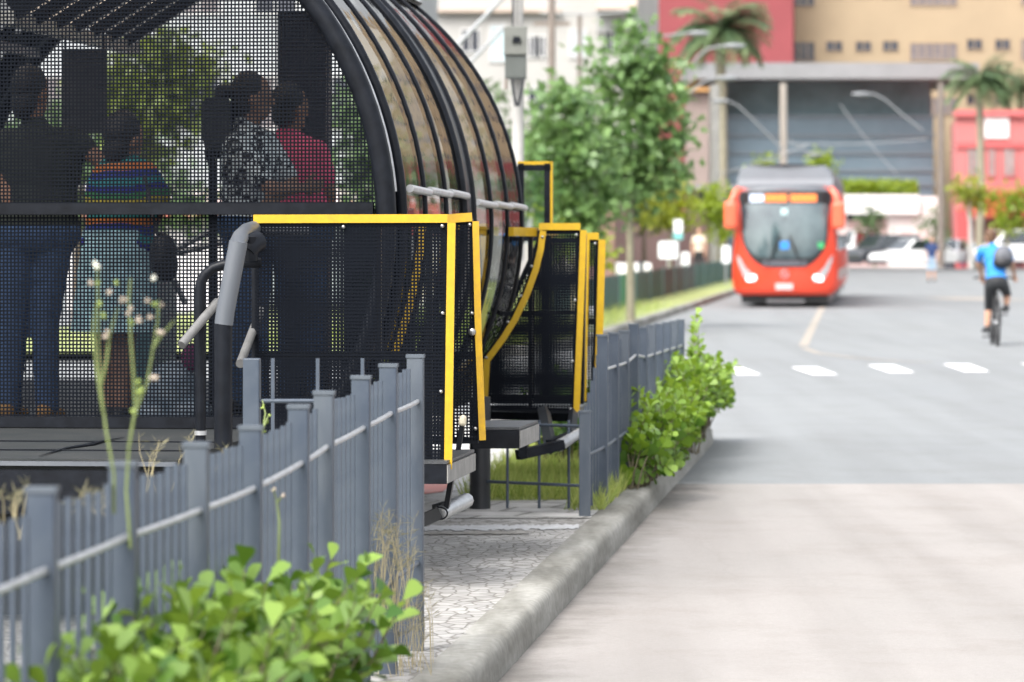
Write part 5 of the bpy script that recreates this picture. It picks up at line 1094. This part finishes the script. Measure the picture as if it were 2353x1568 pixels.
# white buildings seen through the station
YL = 120
bL, xa, xb, zt = bld('white_block', 'white building glimpsed through the perforated screen of the station', YL, -900, 900, 0, mat('white_render', (.36, .375, .385), .85, vary=.06, scale=.4), 12, ztop=17)
for k in range(10):
    for z0 in (1.0, 4.6, 8.2, 11.8): win(bL, YL, xa + 1.0 + k * 2.4, xa + 2.3 + k * 2.4, z0 + .3, z0 + 1.9, WDK if (k + int(z0)) % 3 else WCU, .08, 2)
sh = thing('low_shop', 'red and white street front seen low through the screen behind the passengers', 'building', (cx(480, 84), 84, RZ)); MB().box(cx(-250, 84), cx(1010, 84), 84, 90, RZ, 2.6).build('wall', mat('grey_white_wall', (.62, .60, .60), .8, vary=.08, scale=.8), sh)
for u0, u1 in ((60, 150), (250, 330), (560, 660), (760, 850)): MB().box(cx(u0, 84), cx(u1, 84), 83.93, 84.0, RZ, 1.9).build('shutter', mat('shutter_grey', (.22, .25, .27), .6), sh)
MB().box(cx(-250, 84), cx(1010, 84), 83.5, 84.0, 1.95, 2.25).build('red_band', mat('band_red', (.50, .12, .10), .7), sh)
# ---------------------------------------------------------------- green mesh fence of the far island
GRN = [mat('green_mesh', (.025, .085, .075), .6, vary=.15, scale=.8), mat('green_panel', (.02, .20, .095), .6, vary=.1), mat('grey_mesh', (.045, .055, .06), .6)]
gfz = thing('mesh_fence', 'low dark green mesh fence along the far grass verge', 'fence', tuple(S(-5.93, 70)))
YY = 66.0; i = 0
while YY < 138:
    st_ = 5.0; m_ = GRN[1] if 79 < YY < 84 else (GRN[2] if 92 < YY < 108 else GRN[0])
    mb = MB(); a, c = S(-5.93, YY), S(-5.93, YY + st_); d = (c - a).normalized()
    poly = [(.05, .04), (st_ - .05, .04), (st_ - .05, .68), (.05, .68)]
    meshgrid(mb, poly, a.copy(), d, Z, N, .09, .075 if m_ is GRN[1] else .062, .006); mb.build('mesh_panel', m_, gfz)
    MB().box(a.x - .03, a.x + .03, a.y - .03, a.y + .03, 0, .74).build('post', mat('green_post', (.06, .10, .10), .5), gfz); YY += st_; i += 1
tg = thing('bollard', 'short blurred grey marker post by the end of the near fence', 'bollard', tuple(S(-4.95, 62)))
MB().lathe(S(-4.95, 62), [(.10, 0), (.10, .18), (.16, .2), (.16, .34), (.05, .38)], Z, 14).build('post', mat('grey_marker', (.25, .26, .28), .7), tg)
# ---------------------------------------------------------------- poles, lamps, wires
PCON = mat('pole_concrete', (.38, .37, .35), .85, vary=.12, scale=2); PDK = mat('pole_dark', (.18, .15, .13), .85, vary=.15, scale=2); LAMP = mat('lamp_grey', (.19, .20, .21), .5)
def pole(label, u, vt, vb, Y, r, m=PCON, group='utility poles', cross=()):
    o = thing('utility_pole', label, 'pole', (cx(u, Y), Y, 0), group=group); MB().tube([(cx(u, Y), Y, max(RZ, zz(vb, Y))), (cx(u, Y), Y, zz(vt, Y))], [r, r * .8], 12).build('shaft', m, o)
    for v, l in cross: MB().box(cx(u - l, Y), cx(u + l, Y), Y - .06, Y + .06, zz(v, Y) - .06, zz(v, Y) + .06).build('crossarm', m, o)
    return o
pw_ = pole('pale concrete pole carrying a grey meter box beside the station', 1190, -120, 600, 36, .062)
MB().box(cx(1176, 36), cx(1181, 36), 35.86, 35.92, zz(62, 36), zz(-120, 36)).build('conduit', DARKST, pw_)
mbx = thing('meter_box', 'grey box with a dark slot hung on the pale pole', 'meter box', (cx(1185, 35.8), 35.8, zz(165, 35.8)))
MBM = mat('box_grey', (.135, .14, .125), .6, vary=.15, scale=5)
o = MB().box(cx(1158, 35.8), cx(1211, 35.8), 35.68, 35.95, zz(128, 35.8), zz(62, 35.8)).build('upper_box', MBM, mbx); bevel(o, .012)
o = MB().box(cx(1160, 35.8), cx(1210, 35.8), 35.70, 35.93, zz(182, 35.8), zz(129, 35.8)).build('lower_box', mat('box_dark', (.07, .078, .072), .6, vary=.15, scale=5), mbx); bevel(o, .012)
MB().prism([(cx(1176, 35.8) + .002, 35.66, zz(100, 35.8)), (cx(1198, 35.8), 35.66, zz(100, 35.8)), (cx(1194, 35.8), 35.66, zz(86, 35.8)), (cx(1180, 35.8), 35.66, zz(86, 35.8))], (0, .03, 0)).build('slot', BLACK, mbx)
MB().tube([(cx(1163, 35.7), 35.7, zz(182, 35.7)), (cx(1163, 35.7), 35.7, zz(205, 35.7))], .018, 8).build('conduit', PDK, mbx)
for u0, u1 in ((1176, 1186), (1203, 1190)): MB().tube([(cx(u0, 35.7), 35.7, zz(182, 35.7)), (cx(u0 + (u1 - u0) * .3, 35.7), 35.7, zz(205, 35.7)), (cx(u1, 35.7), 35.7, zz(245, 35.7))], .014, 8).build('cable', DARKST, mbx)
pole('brown utility pole with a crossarm in front of the cream block', 1268, -60, 560, 118, .13, PDK, cross=((55, 42),)); pole('thin brown pole right of the crossarm pole', 1332, 35, 560, 124, .09, PDK)
pole('thick pale concrete post left of the dark hall', 1641, 195, 620, 160, .26); pole('slim pale pole standing behind the roof of the bus', 1800, 192, 610, 165, .19, mat('pole_pale', (.36, .32, .28), .8)); pole('dark leaning utility pole left of the corner shop', 2162, 190, 615, 170, .17, PDK)
def lamp(label, pts, Y, r=.07, head=1):
    q = [P(u, v, Y) for u, v in pts]; o = thing('street_lamp', label, 'street lamp', tuple(q[0]), group='street lamps over the road'); MB().tube(q, r, 8).build('arm', LAMP, o)
    e = q[-1]; d = (q[-1] - q[-2]).normalized(); d = Vector((d.x, 0, 0)).normalized(); MB().ball(e + d * .2, (.38, .14, .09), 14, 8).build('lamp_head', LAMP, o)
lamp('upper left street lamp with its head before the palm', [(1566, 190), (1580, 160), (1605, 130), (1625, 113), (1650, 107), (1672, 106)], 120, .036)
lamp('street lamp arm reaching over the top of the sweetgum tree', [(1440, 130), (1480, 96), (1520, 84), (1570, 78), (1590, 77)], 120, .036)
lamp('lower left street lamp ending at the slab roof', [(1548, 240), (1575, 222), (1610, 193), (1630, 184), (1655, 180)], 122, .036)
lamp('street lamp whose arm slopes down to the right behind the pale pole', [(1800, 345), (1760, 305), (1720, 265), (1692, 240), (1668, 233)], 150, .036)
lamp('street lamp hanging in front of the dark hall on the right', [(2120, 300), (2075, 265), (2035, 230), (2010, 217), (1992, 217)], 140, .036)
lamp('short lamp arm rising from the slim pale pole', [(1812, 322), (1850, 345), (1862, 356)], 163, .036)
WIR = mat('wire_grey', (.30, .31, .32), .6)
def wire(label, a, b, Y, r=.03, sag=6):
    o = MB().tube([P(a[0] + (b[0] - a[0]) * t, a[1] + (b[1] - a[1]) * t + sag * math.sin(math.pi * t), Y) for t in [i / 8 for i in range(9)]], r, 6).build('wire', WIR, None); o['label'] = label; o['category'] = 'wire'; o['group'] = 'wires across the background'
wire('pale guy wire slanting over the cream block, upper one', (1180, -30), (1045, 110), 60, .035, 0); wire('pale guy wire slanting over the cream block, lower one', (1160, 60), (1075, 150), 60, .03, 0)
wire('low wire crossing in front of the dark hall, left part', (1650, 400), (1860, 330), 155, .022); wire('wire crossing the right half of the dark hall', (1810, 330), (2130, 320), 158, .018)
wire('wire stretched across the cream block facade', (1240, 30), (1462, 25), 119, .03); wire('thin wire dropping to the right across the dark hall', (1930, 240), (2060, 400), 158, .018)
# ---------------------------------------------------------------- trees
BARK = mat('pale_bark', (.22, .20, .14), .85, vary=.2, scale=12, bump=.3); BARKD = mat('dark_bark', (.10, .08, .06), .9, vary=.3, scale=10, bump=.3)
LT1 = leafmat('sweetgum_leaf', (.065, .135, .045), (.20, .315, .115), .35, .4); LT2 = leafmat('bright_young_leaf', (.13, .21, .02), (.32, .40, .05), .4, .5); LT3 = leafmat('dark_leaf', (.05, .09, .04), (.13, .20, .08), .25, .5); LT5 = leafmat('olive_leaf', (.06, .09, .022), (.20, .24, .05), .35, .5); LT4 = leafmat('yellow_green_leaf', (.12, .16, .02), (.34, .38, .05), .4, .5)
def tree(label, Y, trunk, blobs, lm, lsz, n, r0=.06, shape=STAR, bark=BARK, name='street_tree', group=None, seed=1, zb=0.0, droop=.35, depth=.8, hollow=.35):
    g = np.random.default_rng(seed); q = [P(u, v, Y) for u, v in trunk]; q[0].z = zb; o = thing(name, label, 'tree', tuple(q[0]), group=group)
    k = len(q); MB().tube(q, [r0 * (1 - .75 * i / (k - 1)) for i in range(k)], 10).build('trunk', bark, o)
    mb = MB(); C = []; D = []; U = []; T_ = []
    tot = sum(b[2] * b[3] for b in blobs)
    for b in blobs:
        c = P(b[0], b[1], Y); rx, rz = b[2] / FPX * Y, b[3] / FPX * Y; m_ = max(6, int(n * b[2] * b[3] / tot)); ncl = max(5, m_ // 34)
        bi = min(range(k), key=lambda i: (q[i] - c).length + (0 if q[i].z < c.z else 5)); mb.tube([q[bi], q[bi].lerp(c, .6) + Vector((0, 0, .05)), c], [r0 * .32, r0 * .22, r0 * .08], 6, False)
        for _ in range(ncl):
            v = g.normal(size=3); v /= np.linalg.norm(v); rad = (hollow + (1 - hollow) * g.random() ** .5); cc = np.array(c) + v * np.array([rx, rx * depth, rz]) * rad
            mb.tube([c, Vector(cc)], [r0 * .09, r0 * .03], 4, False); sh = g.uniform(-.25, .25); sc = .17 * (rx + rz) / 2 + .10 * lsz / .12
            for _ in range(m_ // ncl):
                p = cc + g.normal(size=3) * sc * np.array([1, 1, .75]); C.append(p); d = v * .7 + g.normal(size=3) * .6 + np.array([0, 0, -droop]); D.append(d); U.append(np.array([0, 0, 1]) + g.normal(size=3) * .55); T_.append(.5 + sh + g.uniform(-.3, .3))
    mb.build('limbs', bark, o); C = np.array(C); s = lsz * g.uniform(.65, 1.25, len(C)); leaves('crown', lm, o, C, np.array(D), np.array(U), s, shape, T_, fold=.15); return o
tree('young sweetgum tree with star shaped leaves and a slim pale trunk on the verge', 68, [(1449, 760), (1449, 640), (1447, 500), (1448, 400), (1447, 300), (1440, 180), (1438, 80)],
     [(1436, 78, 30, 36), (1452, 120, 60, 42), (1400, 160, 42, 36), (1500, 150, 45, 40), (1450, 200, 90, 52), (1510, 240, 75, 55), (1420, 265, 70, 50), (1525, 300, 52, 50), (1450, 320, 88, 58), (1545, 370, 38, 42), (1495, 395, 70, 52), (1420, 400, 68, 52), (1455, 455, 58, 36), (1380, 340, 40, 40)], LT1, .19, 2900, .085, seed=3, group='young trees on the verge')
tree('second sweetgum tree with a wider lower crown just left of the slim trunk', 64, [(1322, 770), (1322, 620), (1320, 500), (1312, 380), (1300, 260)],
     [(1298, 225, 50, 34), (1262, 270, 50, 40), (1330, 270, 52, 44), (1240, 330, 44, 42), (1300, 335, 80, 55), (1360, 370, 50, 55), (1270, 395, 62, 48), (1330, 430, 72, 52), (1300, 485, 60, 44), (1370, 470, 42, 44), (1340, 520, 46, 30)], LT1, .19, 2100, .075, seed=5, group='young trees on the verge')
tree('small yellow green tree between the sweetgum and the bus', 128, [(1540, 640), (1540, 560), (1545, 480)], [(1545, 425, 28, 30), (1530, 465, 40, 34), (1560, 480, 38, 34), (1540, 510, 36, 26), (1510, 500, 25, 22)], LT4, .22, 900, .06, OVAL, seed=7, group='small roadside trees')
tree('small light green tree just left of the bus mirror', 132, [(1652, 640), (1651, 570), (1650, 500)], [(1645, 455, 30, 24), (1655, 495, 28, 34), (1662, 530, 18, 26), (1632, 480, 18, 22)], LT2, .22, 700, .06, OVAL, seed=8, group='small roadside trees')
tree('dark tree at the left behind the white kiosk', 135, [(1480, 640), (1480, 540), (1482, 470)], [(1480, 455, 50, 38), (1452, 480, 38, 34), (1500, 490, 30, 30)], LT3, .24, 900, .1, OVAL, BARKD, seed=9, group='small roadside trees')
tree('bright green shoots of a tree behind the bus roof, left one', 172, [(1752, 600), (1752, 480), (1753, 390)], [(1753, 375, 14, 10), (1750, 400, 18, 14)], LT2, .25, 220, .07, OVAL, seed=10, group='small roadside trees')
tree('bright green tree top rising behind the right of the bus roof', 172, [(1890, 600), (1890, 480), (1892, 390)], [(1890, 372, 24, 18), (1900, 395, 26, 22)], LT2, .25, 380, .07, OVAL, seed=11, group='small roadside trees')
tree('bright green young tree in front of the red awning', 182, [(2232, 610), (2230, 530), (2228, 440)], [(2228, 420, 26, 22), (2238, 445, 34, 24), (2215, 440, 22, 20), (2235, 468, 20, 16)], LT4, .26, 600, .16, OVAL, PCON, seed=12, group='trees by the corner shop')
tree('green young tree at the right edge in front of the shop', 182, [(2315, 610), (2315, 540), (2313, 470)], [(2310, 460, 26, 26), (2330, 485, 36, 28), (2298, 492, 26, 22), (2352, 460, 20, 34), (2320, 515, 30, 14)], LT2, .26, 900, .12, OVAL, seed=13, group='trees by the corner shop')
tree('grey green thin shrub tree in front of the white wall', 183, [(2148, 610), (2148, 560), (2146, 510)], [(2146, 490, 14, 16), (2142, 515, 18, 16), (2152, 530, 14, 14)], LT3, .24, 260, .06, OVAL, seed=14, group='trees by the corner shop')
tree('small round green bush tree before the white shop', 190, [(2010, 600), (2010, 560), (2010, 530)], [(2010, 497, 20, 14), (2008, 515, 20, 13)], LT3, .24, 300, .08, OVAL, seed=15, group='trees by the corner shop')
hd = thing('hedge', 'long green hedge top above the white shop fascia', 'hedge', (cx(2020, 209.5), 209.5, zz(445, 209)))
g = np.random.default_rng(20); n = 2200; C = np.stack([g.uniform(cx(1932, 209), cx(2105, 209), n), g.uniform(208, 211, n), g.uniform(zz(446, 209), zz(416, 209), n) - np.abs(g.normal(size=n)) * .1], 1)
MB().box(cx(1934, 209), cx(2103, 209), 208.4, 210.6, RZ, zz(446, 209)).build('planter', mat('planter_dark', (.10, .12, .10), .8), hd)
leaves('foliage', LT2, hd, C, g.normal(size=(n, 3)), g.normal(size=(n, 3)), g.uniform(.2, .4, n), OVAL, g.uniform(0, .7, n))
# trees seen through the station; the last ones are added for the glass reflection
tree('broad yellow green tree seen through the screen of the station', 56, [(330, 640), (335, 500), (345, 380), (350, 250)], [(330, 140, 70, 45), (440, 150, 60, 36), (290, 190, 70, 50), (390, 200, 80, 45), (330, 260, 90, 50), (290, 320, 60, 50)], LT5, .20, 2000, .14, OVAL, BARKD, seed=21, group='trees beyond the station')
tree('dark green tree low behind the screen at the left', 62, [(180, 640), (180, 520), (190, 420)], [(180, 380, 140, 80), (330, 440, 110, 60), (60, 340, 120, 90), (430, 470, 70, 40)], LT3, .20, 2600, .12, OVAL, BARKD, seed=22, group='trees beyond the station')
tree('dark green tree seen through the right part of the screen', 66, [(835, 640), (835, 520), (835, 420)], [(860, 330, 60, 90), (890, 440, 80, 80), (850, 230, 45, 60)], LT3, .20, 1800, .12, OVAL, BARKD, seed=23, group='trees beyond the station')
tree('grey green trees around the foot of the utility pole', 112, [(1230, 640), (1230, 500), (1230, 400)], [(1225, 330, 45, 60), (1100, 240, 40, 60), (1250, 420, 60, 60), (1180, 450, 50, 60), (1130, 350, 40, 70)], LT3, .22, 1700, .12, OVAL, BARKD, seed=24, group='trees beyond the station')
tree('bright small tree low between the wind screen and the sweetgum', 90, [(1292, 640), (1292, 560), (1292, 520)], [(1290, 490, 40, 30), (1280, 530, 46, 34), (1340, 560, 36, 30), (1375, 575, 26, 26)], LT2, .20, 800, .08, OVAL, BARKD, seed=25, group='trees beyond the station')
tree('unseen dark leafy tree added beyond the right edge to break up the station glass reflection', 150, [(2780, 640), (2780, 480), (2780, 300)], [(2780, 120, 150, 110), (2700, 220, 130, 90), (2880, 230, 130, 100), (2800, 330, 160, 80)], LT3, .35, 1800, .25, OVAL, BARKD, seed=41, group='unseen trees added for the glass reflection')  # out of view, added to put dark irregular shapes into the glass reflection
tree('taller unseen dark tree added farther right to darken the station glass reflection', 175, [(3250, 640), (3250, 480), (3250, 300)], [(3250, 20, 130, 120), (3170, 150, 130, 100), (3330, 150, 130, 100), (3260, 280, 150, 80)], LT3, .35, 1800, .25, OVAL, BARKD, seed=42, group='unseen trees added for the glass reflection')  # another added tree outside the frame, only there to be reflected
# palms
PLF = leafmat('palm_leaf', (.055, .10, .05), (.17, .24, .11), .2, .45)
def palm(label, Y, u, vb, vt, L, n, seed, r=.16, zb=RZ, droop=1.0):
    rr = random.Random(seed); base = Vector((cx(u, Y), Y, zb)); top = P(u, vt, Y); o = thing('palm_tree', label, 'palm', tuple(base), group='palm trees'); MB().tube([base, base.lerp(top, .5) + Vector((.1, 0, 0)), top], [r * 1.2, r, r * .9], 12).build('trunk', mat('palm_trunk', (.24, .22, .16), .9, vary=.2, scale=4), o)
    C = []; D = []; U = []; s = []; t = []; mb = MB()
    for i in range(n):
        a = rr.random() * 6.283; el = rr.uniform(-.25, 1.25); pts = []; p = top.copy(); d = Vector((math.cos(a) * math.cos(el), math.sin(a) * math.cos(el), math.sin(el))); tn = rr.uniform(.1, .9)
        for k in range(11):
            pts.append(p.copy()); p = p + d * L / 10; d = (d + Vector((0, 0, -.16 * droop))).normalized()
        mb.tube(pts, [.035 * (1 - .08 * k) for k in range(11)], 5, False)
        for k in range(2, 11):
            dd = (pts[k] - pts[k - 1]).normalized(); sd2 = dd.cross(Z).normalized()
            for s_ in (-1, 1):
                for j in range(4):
                    pp = pts[k - 1].lerp(pts[k], j / 4); C.append(pp); q = sd2 * s_ + dd * .7 + Vector((0, 0, -.45 + rr.uniform(-.2, .2))); D.append(q); U.append(Vector((rr.uniform(-.3, .3), rr.uniform(-.3, .3), 1))); s.append(L * .26 * (1 - .06 * abs(k - 5)) * rr.uniform(.8, 1.15)); t.append(min(1, max(0, tn + rr.uniform(-.2, .2))))
    mb.build('frond_rib', PLF, o); leaves('fronds', PLF, o, [tuple(c) for c in C], [tuple(c) for c in D], [tuple(c) for c in U], s, [(0, .02), (.4, .05), (1, 0), (.4, -.05), (0, -.02)], t)
palm('large palm tree in front of the dark red wing', 196, 1655, 560, 70, 2.9, 60, 31, .28, RZ); palm('palm tree beside the right end of the slab roof', 190, 2250, 560, 190, 2.1, 60, 32, .2); palm('smaller palm peeping in at the top right above the corner shop', 203, 2345, 560, 205, 1.8, 40, 33, .2)
